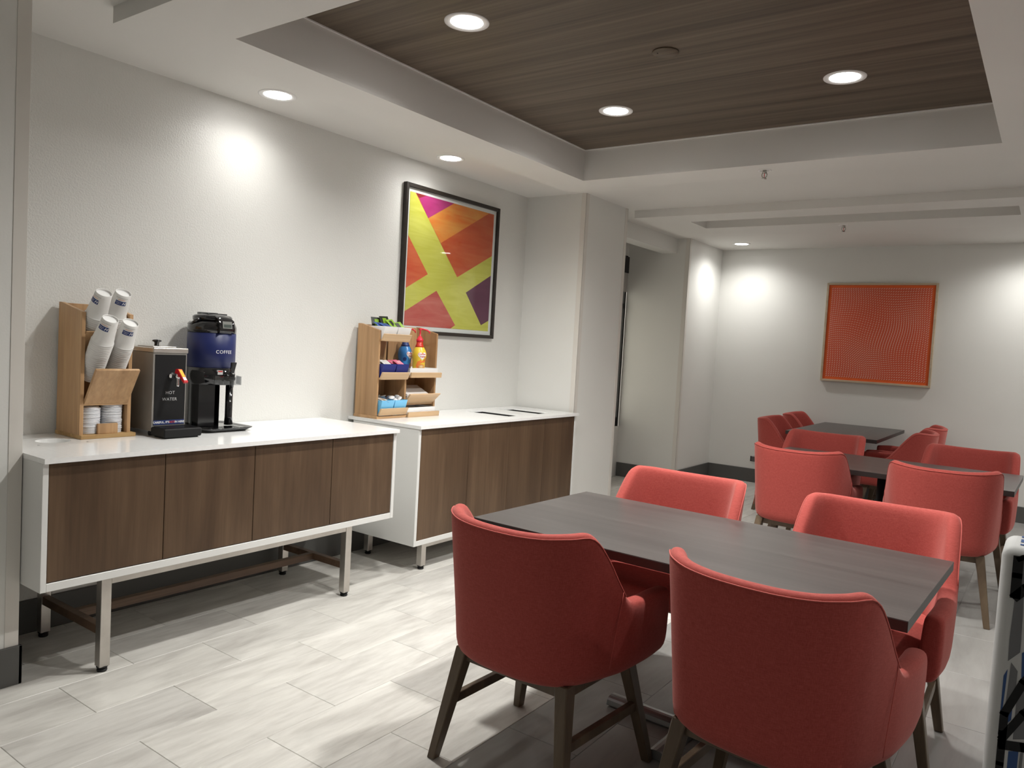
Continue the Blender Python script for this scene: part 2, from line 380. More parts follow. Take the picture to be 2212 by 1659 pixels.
# ------------------------------------------------------------------ floor: grout bed and separate tiles
TW, TL = 0.2955, 0.605
fb = MB().box(-4.6, 2.75, -3.3, 8.75, -0.08, -0.0025); floor = struct(fb.build('floor', 'grout'))
def tile_mesh(mname):
    g = 0.0007
    b = MB().box(g-TW/2, TW/2-g, g-TL/2, TL/2-g, -0.010, 0.0, 0.0012, 1)
    me = bpy.data.meshes.new('floor_tile'); bmesh.ops.recalc_face_normals(b.bm, faces=b.bm.faces[:]); b.bm.to_mesh(me); b.bm.free(); me.materials.append(M[mname]); return me
tm = {'tile': tile_mesh('tile'), 'tilegrey': tile_mesh('tilegrey')}
ntile = 0
far = {'tile': MB(), 'tilegrey': MB()}
def inview(x, y):
    d = Vector((x, y, -CAM_H)); z = d.dot(fw)
    if z < 0.3: return False, 0
    u = 1106+F_PX*d.dot(rt)/z; v = 829.5-F_PX*d.dot(up)/z
    return (-260 < u < 2470 and v < 1960), z
for k in range(-15, 8):
    xc = -1.55-0.2955*k-TW/2 if True else 0
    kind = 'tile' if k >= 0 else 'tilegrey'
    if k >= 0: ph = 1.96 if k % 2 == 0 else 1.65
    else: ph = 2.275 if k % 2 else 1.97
    for j in range(-9, 13):
        yc = ph + j*TL + TL/2
        if yc < -3 or yc > 8.9 or xc < -4.0: continue
        ok, z = inview(xc, yc)
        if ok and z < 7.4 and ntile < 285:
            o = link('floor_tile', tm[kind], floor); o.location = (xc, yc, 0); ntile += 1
        else:
            g = 0.0007
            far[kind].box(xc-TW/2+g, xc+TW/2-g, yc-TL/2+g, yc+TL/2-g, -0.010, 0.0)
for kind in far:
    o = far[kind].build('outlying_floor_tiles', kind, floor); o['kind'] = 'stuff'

# ------------------------------------------------------------------ downlights, sprinklers, detector
lens_me = None
def downlight(x, y, z, label, power=1.0):
    global lens_me
    t = thing('recessed_downlight', label, 'downlight', (x, y, z), 0, 'recessed ceiling downlights')
    if lens_me is None:
        b = MB(); n = 48; rows = []
        for r, zz in ((0.068, 0.001), (0.072, -0.003), (0.090, -0.005), (0.096, -0.003), (0.097, 0.001)):
            rows.append([Vector((r*math.cos(2*PI*k/n), r*math.sin(2*PI*k/n), zz)) for k in range(n)])
        b.grid(rows, False, True); a = b.build('trim_ring', 'lamptrim', t)
        l = MB().lathe([(0.0695, 0.0005), (0.0695, -0.0015), (0.05, -0.0022), (0.002, -0.0025)], 40).build('lens', 'lens', t)
        lens_me = (a.data, l.data)
    else:
        link('trim_ring', lens_me[0], t); link('lens', lens_me[1], t)
    ld = bpy.data.lights.new('downlight_beam', 'SPOT'); ld.energy = LAMP_W*power; ld.color = LAMP_COL
    ld.spot_size = math.radians(156); ld.spot_blend = 1.0; ld.shadow_soft_size = 0.06
    lo = bpy.data.objects.new('downlight_beam', ld); COL.objects.link(lo); lo.parent = t; lo.location = (0, 0, -0.012)
    return t
lx0, lx1, ly0, ly1 = -2.157, -0.929, 2.545, 3.895
downlight(lx0, ly0, ZW, 'large round downlight in the wood ceiling nearest the coffee counter, close to the coffer corner')
downlight(lx0, ly1, ZW, 'round downlight in the wood ceiling above the far end of the trash counter')
downlight(lx1, ly1, ZW, 'round downlight at the right side of the wood ceiling above the nearest table')
downlight(lx1, ly0, ZW, 'round downlight in the wood ceiling just above the top edge of the photo')
downlight(-3.38, 2.512, ZC, 'round downlight in the white ceiling strip above the coffee dispenser wall', 0.135)
downlight(-3.403, 3.92, ZC, 'round downlight in the white ceiling strip above the striped abstract picture', 0.135)
downlight(-2.874, 8.16, ZC, 'small round downlight in the far ceiling corner left of the orange picture', 0.34)
downlight(-0.21, 8.16, ZC, 'round downlight in the far ceiling right of the orange picture', 0.34)
for x, y, w_ in ((1.0, 3.2, 0.36), (1.0, 5.9, 0.36), (-1.5, -1.7, 0.28), (0.9, -1.9, 0.28), (2.0, 1.0, 0.20), (1.2, 8.0, 0.7), (2.0, 6.6, 0.6)):  # unseen lamps added as fill light to brighten the room
    downlight(x, y, ZC, 'unseen fill lamp added in the room ceiling', w_)
t = thing('smoke_detector', 'flat brown disc painted to match the wood ceiling, amid its downlights', 'detector', (-1.55, 3.226, ZW))
MB().lathe([(0.058, 0.001), (0.060, -0.004), (0.057, -0.007), (0.002, -0.008)], 32).build('cover', 'ceilwood', t)
MB().lathe([(0.0, -0.0065), (0.003, -0.0065), (0.003, -0.0088), (0.0, -0.0088)], 12, (-0.03, -0.02, 0), caps=False).build('indicator', 'blackmatte', t)
def sprinkler(x, y, z, label):
    t = thing('sprinkler_head', label, 'sprinkler', (x, y, z), 0, 'ceiling sprinklers')
    MB().lathe([(0.040, 0.001), (0.041, -0.002), (0.034, -0.005), (0.026, -0.002), (0.024, 0.006)], 28, caps=False).build('escutcheon', 'lamptrim', t)
    MB().lathe([(0.0, 0.001), (0.012, 0.001), (0.011, -0.018), (0.006, -0.020)], 16).build('body', 'sprink', t)
    b = MB()
    for s in (-1, 1): b.tube([(s*0.010, 0, -0.012), (s*0.016, 0, -0.026), (s*0.014, 0, -0.038), (s*0.003, 0, -0.048)], 0.003, 8)
    b.build('yoke', 'sprink', t)
    MB().lathe([(0.0018, -0.018), (0.0024, -0.03), (0.0018, -0.046)], 10).build('glass_bulb', 'red', t)
    b = MB().lathe([(0.004, -0.047), (0.016, -0.050), (0.016, -0.052), (0.002, -0.054)], 20)
    b.build('deflector', 'sprink', t)
sprinkler(-1.551, 4.72, ZF, 'white rimmed chrome sprinkler below the far edge of the wood coffer')
sprinkler(-1.549, 6.85, ZF, 'small chrome sprinkler in the far ceiling beside the narrow recess')

# ------------------------------------------------------------------ credenzas
def credenza(label, x0, x1, y0, y1, zb, zt, doors, zd0, zd1, legs, group=None, wood_stretch=False):
    cx, cy = (x0+x1)/2, (y0+y1)/2
    t = thing('credenza', label, 'cabinet', (cx, cy, 0), 0, None)
    L = lambda b, *q: b.box(q[0]-cx, q[1]-cx, q[2]-cy, q[3]-cy, q[4], q[5], 0.0015, 1)
    b = MB(); p = 0.022
    L(b, x0, x1, y0, y0+p, zb, zt); L(b, x0, x1, y1-p, y1, zb, zt)
    L(b, x0, x1-0.001, y0+p, y1-p, zb, zb+0.032); L(b, x0, x0+0.012, y0+p, y1-p, zb+0.032, zt-0.002); L(b, x0, x1-0.03, y0+p, y1-p, zt-0.025, zt-0.002)
    b.build('carcass', 'whitelam', t)
    for a, c in doors:
        d = MB(); L(d, x1-0.024, x1-0.003, a+0.0012, c-0.0012, zd0, zd1); d.build('door', 'walnut', t)
    w = 0.041; xs = (x1-0.044, x0+0.06)
    for x in xs:
        for y in legs:
            b = MB(); L(b, x-w/2, x+w/2, y-w/2, y+w/2, 0.022, zb); g = b.build('leg', 'steel', t)
            MB().lathe([(0.018, 0.0), (0.0195, 0.004), (0.0195, 0.010), (0.013, 0.011), (0.013, 0.018), (0.022, 0.018), (0.022, 0.024)], 20, (x-cx, y-cy, 0)).build('foot', 'rubber', g)
    for x in xs:
        b = MB(); L(b, x-w/2+0.002, x+w/2-0.002, legs[0]+w/2, legs[1]-w/2, zb-0.030, zb); b.build('rail', 'steel', t)
    if wood_stretch:
        zs0, zs1 = 0.150, 0.186; xm = (xs[0]+xs[1])/2
        for y in legs:
            b = MB(); L(b, xs[1]+w/2, xs[0]-w/2, y-0.016, y+0.016, zs0, zs1); b.build('side_stretcher', 'stretcher', t)
        b = MB(); L(b, xm-0.016, xm+0.016, legs[0]+0.016, legs[1]-0.016, zs0, zs1); b.build('long_stretcher', 'stretcher', t)
    return t
ZT = 0.8985; SLAB = 0.0195
CRED1 = credenza('low walnut fronted white credenza on steel legs under the coffee and cups', -3.64, -3.012, 1.274, 3.130, 0.389, ZT-SLAB,
         [(1.297, 1.754), (1.754, 2.195), (2.195, 2.665), (2.665, 3.107)], 0.424, ZT-SLAB-0.005, (1.5335, 2.824), wood_stretch=True)
CRED2 = credenza('taller walnut fronted white trash cabinet below the striped abstract picture', -3.62, -3.052, 3.360, 5.185, 0.166, ZT-SLAB,
         [(3.386, 3.847), (3.847, 4.295), (4.295, 4.735), (4.735, 5.160)], 0.190, ZT-SLAB-0.005, (3.482, 5.06))
# worktops, with their openings
def slab_round(b, x0, x1, y0, y1, z0, z1, hx, hy, r, n=48):
    rows = {}
    for z in (z0, z1):
        inn, out = [], []
        for k in range(n):
            a = 2*PI*(k+0.5)/n; c, s = math.cos(a), math.sin(a)
            inn.append(b.bm.verts.new((hx+r*c, hy+r*s, z)))
            q = 0.10/max(abs(c), abs(s)); out.append(b.bm.verts.new((hx+q*c, hy+q*s, z)))
        rows[z] = (inn, out)
    for k in range(n):
        k2 = (k+1) % n
        for z in (z0, z1): b._face([rows[z][0][k], rows[z][0][k2], rows[z][1][k2], rows[z][1][k]])
        b._face([rows[z0][0][k], rows[z0][0][k2], rows[z1][0][k2], rows[z1][0][k]])
    h = 0.10
    b.box(x0, hx-h, y0, y1, z0, z1); b.box(hx+h, x1, y0, y1, z0, z1)
    b.box(hx-h, hx+h, y0, hy-h, z0, z1); b.box(hx-h, hx+h, hy+h, y1, z0, z1)
t = thing('quartz_worktop', 'glossy white worktop with a round opening, under the cup rack and coffee dispenser', 'worktop', (-3.33, 2.2, ZT-SLAB))
b = MB(); slab_round(b, -3.666+3.33, -2.992+3.33, 1.2725-2.2, 3.1323-2.2, 0, SLAB, -3.432+3.33, 1.490-2.2, 0.066); b.build('slab', 'quartz', t)
b = MB(); rows = []
for r, z in ((0.0655, ZT-SLAB-0.0005), (0.0655, 0.70), (0.062, 0.70), (0.062, ZT-SLAB-0.0005)):
    rows.append([Vector((-3.432-CRED1.location.x+r*math.cos(2*PI*k/48), 1.490-CRED1.location.y+r*math.sin(2*PI*k/48), z)) for k in range(48)])
b.grid(rows, True, True); b.build('trash_chute', mat('grey_chute_plastic', (0.34, 0.35, 0.35), 0.5), CRED1)
t = thing('quartz_worktop', 'glossy white worktop with two long slots, under the condiment rack', 'worktop', (-3.35, 4.27, ZT-SLAB))
sl = [(-3.53, -3.150, 4.39, 4.585), (-3.535, -3.160, 4.80, 4.99)]
b = MB(); ox, oy = -3.35, 4.27
q = lambda x0, x1, y0, y1: b.box(x0-ox, x1-ox, y0-oy, y1-oy, 0, SLAB)
q(-3.666, -3.035, 3.3564, 4.39); q(-3.666, -3.035, 4.585, 4.80); q(-3.666, -3.035, 4.99, 5.1935)
for (a, c, d, f) in sl: q(-3.666, a, d, f); q(c, -3.035, d, f)
b.build('slab', 'quartz', t)
for (a, c, d, f) in sl:
    b = MB(); k = 0.004; z0, z1 = 0.62, ZT-SLAB+0.0095; px_, py_ = CRED2.location.x, CRED2.location.y
    e_ = 0.0003; a += e_; c -= e_; d += e_; f -= e_; z1 = ZT-SLAB-0.0004
    B_ = lambda *q_: b.box(q_[0]-px_, q_[1]-px_, q_[2]-py_, q_[3]-py_, q_[4], q_[5])
    B_(a, a+k, d, f, z0, z1); B_(c-k, c, d, f, z0, z1); B_(a+k, c-k, d, d+k, z0, z1); B_(a+k, c-k, f-k, f, z0, z1); B_(a, c, d, f, z0-0.01, z0)
    b.build('chute_liner', 'blackmatte', CRED2)
    b = MB(); k = 0.0015; z0, z1 = -0.0003, SLAB*0.45
    B_ = lambda *q_: b.box(q_[0]-ox, q_[1]-ox, q_[2]-oy, q_[3]-oy, q_[4], q_[5])
    B_(a, a+k, d, f, z0, z1); B_(c-k, c, d, f, z0, z1); B_(a+k, c-k, d, d+k, z0, z1); B_(a+k, c-k, f-k, f, z0, z1)
    b.build('slot_dark_lining', 'blackmatte', t)  # black strip added low on the slot walls so the opening looks dark

# ------------------------------------------------------------------ cup rack with cups and lids
rk = thing('cup_rack', 'tall open honey oak rack holding paper cups and lids, beside the hot water dispenser', 'rack', (0, 0, ZT))
RX0, RXF = -3.640, -3.425
ZO = ZT
def rb(name, m, *bs, bev=0.0012):
    b = MB()
    for q in bs: b.box(q[0], q[1], q[2], q[3], q[4]-ZO, q[5]-ZO, bev, 1)
    return b.build(name, m, rk)
rb('base_board', 'oakbase', (-3.648, -3.404, 1.590, 1.832, ZT, ZT+0.018), bev=0.002)
for y0 in (1.592, 1.800):
    b = MB(); z0 = 0.018
    b.prism([(RX0, y0, z0), (RXF, y0, z0), (RXF, y0, 1.452-ZO), (RX0+0.02, y0, 1.492-ZO), (RX0, y0, 1.492-ZO)], (0, 0.0155, 0))
    b.build('side_panel', 'oak', rk)
rb('back_panel', 'oak', (RX0, RX0+0.014, 1.6075, 1.800, ZT+0.018, 1.489))
TD = Vector((0.545, 0, 0.838)).normalized(); TN = Vector((TD.z, 0, -TD.x))
def slant(name, p, length, th, y0, y1, m):
    p = Vector(p)-Vector((0, 0, ZO)); a = p; d = TD*length; n = -TN*th
    b = MB(); b.quadbox([Vector((v.x, y, v.z)) for y in (y0, y1) for v in (a, a+d, a+d+n, a+n)], 0.001, 1)
    return b.build(name, m, rk)
slant('slanted_panel', (-3.422, 0, 1.050), 0.185, 0.014, 1.6085, 1.7995, 'oak')
slant('slanted_panel', (-3.530, 0, 1.195), 0.205, 0.007, 1.6085, 1.7995, 'oak')
rb('shelf', 'oakh', (RX0+0.014, -3.424, 1.6075, 1.80, 1.044, 1.056))
rb('front_stop', 'oak', (-3.432, -3.418, 1.668, 1.756, ZT+0.018, 0.962))
# a paper cup, upside down: mouth at local z = 0, base at z = CH
CH, RM, RB = 0.120, 0.0445, 0.0330
def cup_mesh():
    b = MB()
    prof = [(RM-0.003, 0.003), (RM-0.001, 0.0), (RM+0.0022, 0.0010), (RM+0.0026, 0.0030), (RM+0.0002, 0.0052), (RM-0.0004, 0.006)]
    prof += [(RM+(RB-RM)*f-0.0003, CH*f) for f in (0.3, 0.6, 0.85)]+[(RB, CH-0.001), (RB-0.0008, CH), (RB-0.0022, CH-0.0006), (RB-0.0026, CH-0.008)]
    b.lathe(prof, 28, caps=False); b.mi = 1
    n = 28; z = CH-0.008
    b.poly([((RB-0.0026)*math.cos(2*PI*k/n), (RB-0.0026)*math.sin(2*PI*k/n), z) for k in range(n)])
    me = bpy.data.meshes.new('paper_cup'); bmesh.ops.recalc_face_normals(b.bm, faces=b.bm.faces[:]); b.bm.to_mesh(me); b.bm.free()
    me.materials.append(M['paper']); me.materials.append(M['cupbase']); return me
cupme = cup_mesh()
def cone_pt(ang, h, lift=0.0004):
    r = RM+(RB-RM)*(h/CH)+lift
    return Vector((r*math.cos(ang), r*math.sin(ang), h))
def cup_print(par, a0):
    """navy mark with script H, two word lines, a thin band above and a small heart; a0 = facing angle"""
    wid = 0.047; R_ = 0.038
    def fn(u, v, lift=0.0005): return cone_pt(a0+u/R_, 0.082+v, lift)
    b = MB(); n = 10; rows = [[fn(-wid/2+wid*i/n, v, 0.0003) for i in range(n+1)] for v in (-0.0100, 0.0100)]
    b.grid(rows, smooth=False); b.build('printed_mark', 'navy_ink', par, norm=False)
    text_mesh('H', 0.0175, lambda u, v: fn(u+0.0125, v-0.0003), 'printed_initial', 'white_ink', par, 0.0002, xs=1.1, shear=0.35)
    text_mesh('Holiday Inn', 0.0050, lambda u, v: fn(u-0.0090, v+0.0032), 'printed_name', 'white_ink', par)
    text_mesh('Express', 0.0050, lambda u, v: fn(u-0.0090, v-0.0032), 'printed_name', 'white_ink', par)
    b = MB(); b.grid([[fn(-0.0165+0.033*i/8, v, 0.0003) for i in range(9)] for v in (0.0155, 0.0168)], smooth=False); b.mi = 0
    b.build('printed_line', 'orange_ink', par, norm=False)
    b = MB(); b.grid([[cone_pt(a0-0.75+1.5*i/16, h, 0.0003) for i in range(17)] for h in (0.1040, 0.1085)], smooth=False)
    b.build('printed_band', 'dim_ink', par, norm=False)
    b = MB(); pts = []
    for i in range(17):
        tt = 2*PI*i/16; hx = 16*math.sin(tt)**3/16; hy = (13*math.cos(tt)-5*math.cos(2*tt)-2*math.cos(3*tt)-math.cos(4*tt))/16
        pts.append((hx, hy))
    for i in range(16):
        q = []
        for (hx, hy), s in ((pts[i], 0.0026), (pts[i+1], 0.0026), (pts[i+1], 0.0036), (pts[i], 0.0036)):
            q.append(cone_pt(a0+1.05+hx*s/R_, 0.1055-hy*s, 0.0004))
        b.poly(q)
    b.build('printed_heart', 'dim_ink', par, norm=False)
ORD = 'first second third fourth fifth sixth seventh eighth ninth tenth eleventh twelfth thirteenth fourteenth fifteenth sixteenth seventeenth eighteenth nineteenth twentieth twenty-first twenty-second'.split()
def cup_stack(y, top, n, a0, where):
    """top = centre of the uppermost cup's base; further cups nest below along the tilted axis"""
    top = Vector((top[0], y, top[1]))
    R3 = Matrix((Vector((TN.x, 0, TN.z)), Vector((0, 1, 0)), TD)).transposed()
    ang = math.atan2(0, 1)
    for k in range(n):
        base = top-TD*(CH+0.0096*k)
        o = link('paper_cup', cupme); o.matrix_world = Matrix.Translation(base) @ R3.to_4x4()
        if k == 0:
            tag(o, 'white paper cup with printed navy mark, topmost of the %s rack stack' % where, 'cup', 'stacked paper cups in the oak rack')
            cup_print(o, a0)
        else:
            tag(o, 'white paper cup, %s below the topmost of the %s rack stack' % (ORD[k-1], where), 'cup', 'nested paper cups of the %s stack' % where)
cup_stack(1.655, (-3.308, 1.429), 21, -0.95, 'front left')
cup_stack(1.753, (-3.327, 1.417), 18, -0.45, 'front right')
cup_stack(1.655, (-3.370, 1.540), 11, -1.35, 'back left')
cup_stack(1.752, (-3.395, 1.548), 12, -0.45, 'back right')
# lids
def lid_mesh():
    b = MB(); b.lathe([(0.0435, 0.0), (0.0448, 0.0008), (0.0450, 0.0036), (0.0425, 0.0048), (0.0400, 0.0050), (0.0385, 0.0105), (0.0340, 0.0115), (0.032, 0.0095), (0.002, 0.0093)], 28)
    me = bpy.data.meshes.new('cup_lid'); bmesh.ops.recalc_face_normals(b.bm, faces=b.bm.faces[:]); b.bm.to_mesh(me); b.bm.free(); me.materials.append(M['lid']); return me
lidme = lid_mesh()
for y, n, where in ((1.655, 20, 'left'), (1.752, 22, 'right')):
    for k in range(n):
        o = link('cup_cover', lidme)
        o.location = (-3.475+random.uniform(-.0012, .0012), y+random.uniform(-.0014, .0014), ZT+0.0185+k*0.0058)
        o.rotation_euler = (random.uniform(-.02, .02), random.uniform(-.02, .02), 0)
        tag(o, 'white plastic cup lid, %s from the bottom of the %s lid stack' % (ORD[k], where), 'lid', 'lids in the %s stack of the cup rack' % where)

# ------------------------------------------------------------------ hot water dispenser
hx1, hy0, hy1 = -3.362, 1.880, 2.046; HZ = ZT
hw = thing('hot_water_dispenser', 'steel boxed hot water dispenser with black front, between cup rack and coffee dispenser', 'dispenser', (0, 0, HZ))
hb = lambda b, *q, bev=0.0012: b.box(q[0], q[1], q[2], q[3], q[4]-HZ, q[5]-HZ, bev, 1)
b = MB(); hb(b, -3.640, hx1, hy0, hy1, 0.922, 1.285); b.build('body', 'steel_body', hw)
b = MB(); hb(b, -3.642, hx1+0.006, hy0-0.003, hy1+0.004, 1.285, 1.308, bev=0.003); b.build('top_cap', 'steel', hw)
b = MB(); hb(b, -3.56, -3.42, hy0+0.03, hy1-0.02, 1.308, 1.313, bev=0.002); ld = b.build('lid', 'steel', hw)
MB().lathe([(0.011, 0.0), (0.010, 0.012), (0.012, 0.018), (0.021, 0.022), (0.021, 0.026), (0.014, 0.030), (0.002, 0.031)], 20, (-3.49, 1.966, 1.313-HZ)).build('knob', 'blackgloss', ld)
for x in (-3.61, -3.40):
    for y in (hy0+0.02, hy1-0.02):
        MB().lathe([(0.010, 0), (0.013, 0.012), (0.010, 0.024)], 14, (x, y, 0)).build('foot', 'rubber', hw)
b = MB(); hb(b, hx1, hx1+0.002, hy0+0.009, hy1-0.006, 0.95, 1.277, bev=0.0005); fp = b.build('front_panel', 'blackmatte', hw)
xf = hx1+0.0026
b = MB(); hb(b, xf-0.0006, xf, hy0+0.009, hy1-0.006, 0.951, 0.972, bev=0); b.build('warning_strip', 'navy_ink', fp)
yc = (hy0+hy1)/2+0.002
def hwt(s, size, y, z, m, bold=0.0, align='CENTER', sp=1.0): text_mesh(s, size, lambda u, v: (xf+0.0006, y+u, z-HZ+v), 'lettering', m, fp, bold, align, sp)
hwt('HOT', 0.0205, yc, 1.0995, 'grey_ink', 0, sp=1.08); hwt('WATER', 0.0205, yc-0.002, 1.069, 'grey_ink', 0, sp=1.08)
hwt('CAREFUL, IT\'S', 0.0130, yc+0.0005, 0.9615, 'white_ink', 0.0004, 'RIGHT'); hwt('HOT', 0.0130, yc+0.0145, 0.9615, 'red_ink', 0.0004); hwt('IN HERE', 0.0130, yc+0.0270, 0.9615, 'white_ink', 0.0004, 'LEFT')
# tap
yt = yc+0.006; zt_ = 1.178-HZ
Rx = Matrix.Rotation(PI/2, 3, 'Y')
MB().lathe([(0.0165, 0), (0.0165, 0.006), (0.010, 0.010), (0.008, 0.034), (0.0095, 0.040), (0.0095, 0.058), (0.004, 0.060)], 20, (xf, yt, zt_), Rx).build('tap_body', 'chrome', hw)
MB().lathe([(0.0055, -0.046), (0.0065, -0.040), (0.0055, -0.02), (0.009, 0.0), (0.0095, 0.012), (0.007, 0.017)], 16, (xf+0.048, yt+0.002, zt_)).build('spout', 'chrome', hw)
b = MB(); b.prism([(xf+0.036, yt-0.008, zt_+0.016), (xf+0.045, yt-0.008, zt_+0.036), (xf+0.062, yt-0.008, zt_+0.036), (xf+0.118, yt-0.008, zt_-0.018), (xf+0.112, yt-0.008, zt_-0.026), (xf+0.060, yt-0.008, zt_+0.012)], (0, 0.020, 0))
hd = b.build('lever', 'red', hw)
b = MB(); b.poly([(xf+0.066, yt-0.0055, zt_+0.0336), (xf+0.098, yt-0.0055, zt_+0.0028), (xf+0.098, yt+0.0095, zt_+0.0028), (xf+0.066, yt+0.0095, zt_+0.0336)])
b.build('warning_label', 'yellow', hd)
b = MB(); b.poly([(xf+0.099, yt-0.0055, zt_+0.0018), (xf+0.113, yt-0.0055, zt_-0.0116), (xf+0.113, yt+0.0095, zt_-0.0116), (xf+0.099, yt+0.0095, zt_+0.0018)])
b.build('white_label', 'white_ink', hd)
# drip tray
b = MB(); hb(b, hx1+0.001, -3.243, hy0-0.004, 2.062, 0.905, 0.944, bev=0.005); tr = b.build('drip_tray', 'blackmatte', hw)
b = MB(); hb(b, hx1+0.01, -3.255, hy0+0.01, 2.05, 0.8985, 0.906, bev=0.002); b.build('tray_foot', 'rubber', tr)
b = MB()
for i in range(24):
    y = hy0+0.008+i*0.0068; hb(b, hx1+0.006, -3.250, y, y+0.003, 0.944, 0.9465, bev=0)
for i in range(9):
    x = hx1+0.010+i*0.0125; hb(b, x, x+0.002, hy0+0.006, 2.055, 0.9437, 0.9455, bev=0)
b.build('drip_grille', 'blackplas', tr)

# ------------------------------------------------------------------ coffee dispenser
CX, CY, CR = -3.515, 2.272, 0.1165
cf = thing('coffee_dispenser', 'tall black and navy cylindrical coffee dispenser with a clear tap guard', 'dispenser', (CX, CY, ZT))
zz = lambda z: z-ZT
def shell(name, prof, m, n=56): return MB().lathe([(r, zz(z)) for r, z in prof], n).build(name, m, cf)
shell('lower_band', [(CR-0.004, 1.128), (CR+0.001, 1.130), (CR+0.001, 1.212), (CR-0.003, 1.213)], 'blackgloss')
bd = shell('body', [(CR-0.003, 1.213), (CR, 1.214), (CR, 1.386), (CR-0.003, 1.388)], 'navy_wrap')
shell('shoulder', [(CR-0.003, 1.388), (CR+0.001, 1.389), (CR+0.001, 1.418), (CR-0.006, 1.436), (CR-0.024, 1.446), (CR-0.028, 1.447)], 'blackgloss')
shell('lid', [(CR-0.029, 1.447), (CR-0.022, 1.450), (CR-0.021, 1.468), (CR-0.030, 1.476), (CR-0.055, 1.481), (0.002, 1.482)], 'blackgloss')
b = MB(); b.box(-0.055, 0.045, -0.055, 0.055, zz(1.480), zz(1.486), 0.003); b.box(-0.060, -0.030, -0.05, 0.05, zz(1.486), zz(1.490), 0.002); b.build('lid_latch', 'blackgloss', cf)
# handle loop at the shoulder, on the near side
b = MB(); b.tube([(0.03, -CR+0.030, zz(1.456)), (0.025, -CR+0.012, zz(1.448)), (0.0, -CR+0.007, zz(1.430)), (-0.04, -CR+0.014, zz(1.428)), (-0.06, -CR+0.032, zz(1.434))], 0.009, 10); b.build('carry_handle', 'blackgloss', cf)
# display hood on the front (+x), leaning out
b = MB(); hd = [(-0.012, 1.478), (CR-0.040, 1.480), (CR+0.006, 1.458), (CR+0.016, 1.400), (CR+0.008, 1.392), (CR-0.02, 1.392)]
rows = []
for x, z in hd:
    w = 0.030+0.012*min(1, max(0, (x+0.012)/0.11)); rows.append([(x, -w, zz(z-0.006)), (x, -w+0.010, zz(z)), (x, w-0.010, zz(z)), (x, w, zz(z-0.006))])
V = b.grid(rows, smooth=True)
b.poly([(x, -(0.030+0.012*min(1, max(0, (x+0.012)/0.11))), zz(z-0.006)) for x, z in hd]); b.poly([(x, (0.030+0.012*min(1, max(0, (x+0.012)/0.11))), zz(z-0.006)) for x, z in reversed(hd)])
b.poly([rows[-1][3], rows[-1][2], rows[-1][1], rows[-1][0], rows[0][0], rows[0][3]]) if False else None
hood = b.build('display_hood', 'blackgloss', cf)
def on_hood(u, v, lift):  # local patch on the leaning front of the hood
    p0 = Vector((CR+0.006, 0, zz(1.458))); p1 = Vector((CR+0.016, 0, zz(1.400))); d = (p1-p0); n = Vector((-d.z, 0, d.x)).normalized()
    if n.x < 0: n = -n
    p = p0+d*v+n*lift; return Vector((p.x, u, p.z))
b = MB(); b.quadbox([on_hood(-0.026, 0.18, 0.0), on_hood(0.026, 0.18, 0.0), on_hood(0.026, 0.78, 0.0), on_hood(-0.026, 0.78, 0.0), on_hood(-0.026, 0.18, 0.003), on_hood(0.026, 0.18, 0.003), on_hood(0.026, 0.78, 0.003), on_hood(-0.026, 0.78, 0.003)]); bz = b.build('display_bezel', 'lcd_frame', cf)
b = MB(); b.poly([on_hood(-0.021, 0.44, 0.0036), on_hood(0.021, 0.44, 0.0036), on_hood(0.021, 0.70, 0.0036), on_hood(-0.021, 0.70, 0.0036)]); b.build('display', 'lcd', bz)
cyl = lambda u, v, lift=0.0006, r=CR: Vector(((r+lift)*math.cos(u/r), (r+lift)*math.sin(u/r), v))
text_mesh('COFFEE', 0.0235, lambda u, v: cyl(u-0.002, zz(1.294)+v), 'lettering', 'white_ink', bd, 0.0, spacing=1.12)
# stand: base dish, rear column, two front posts
b = MB()
def rrect(hx, hy, r, z, cx_=0, cy_=0, n=6):
    out = []
    for sx, sy, a in ((1, 1, 0), (-1, 1, PI/2), (-1, -1, PI), (1, -1, 1.5*PI)):
        for i in range(n+1): out.append(Vector((cx_+sx*(hx-r)+r*math.cos(a+PI/2*i/n), cy_+sy*(hy-r)+r*math.sin(a+PI/2*i/n), z)))
    return out
rows = [rrect(0.132, 0.112, 0.03, 0.0, 0.035), rrect(0.140, 0.122, 0.035, 0.006, 0.037), rrect(0.152, 0.138, 0.04, 0.017, 0.042), rrect(0.154, 0.140, 0.04, 0.021, 0.042), rrect(0.148, 0.134, 0.04, 0.022, 0.042), rrect(0.140, 0.126, 0.035, 0.016, 0.042)]
V = b.grid(rows, False, True); b._face(list(reversed(V[0]))); b._face(V[-1]); b.build('drip_base', 'blackgloss', cf)
b = MB()
for i in range(14):
    for j in range(3): b.box(0.095+j*0.028, 0.115+j*0.028, -0.075+i*0.0112, -0.069+i*0.0112, 0.016, 0.0195)
b.build('drip_grille', 'blackgloss', cf)
b = MB(); rows = []; cr_ = CR-0.010
for z in (0.018, zz(1.132)):   # the tank's stand on the near side, leaving the far side open
    a0_, a1_ = math.radians(-62), math.radians(-62)-1.36*PI
    rows.append([Vector((cr_*math.cos(a0_+(a1_-a0_)*i/36), cr_*math.sin(a0_+(a1_-a0_)*i/36), z)) for i in range(37)]+[Vector((-0.02, 0.03, z)), Vector((cr_*0.62, -0.015, z))])
for r_ in rows:
    for v_ in r_:
        d_ = 0.543*v_.x+0.84*v_.y
        if d_ > 0.046: v_.x -= 0.543*(d_-0.046); v_.y -= 0.84*(d_-0.046)
V = b.grid(rows, False, True, False); b._face(V[-1]); b.build('column', 'blackgloss', cf)
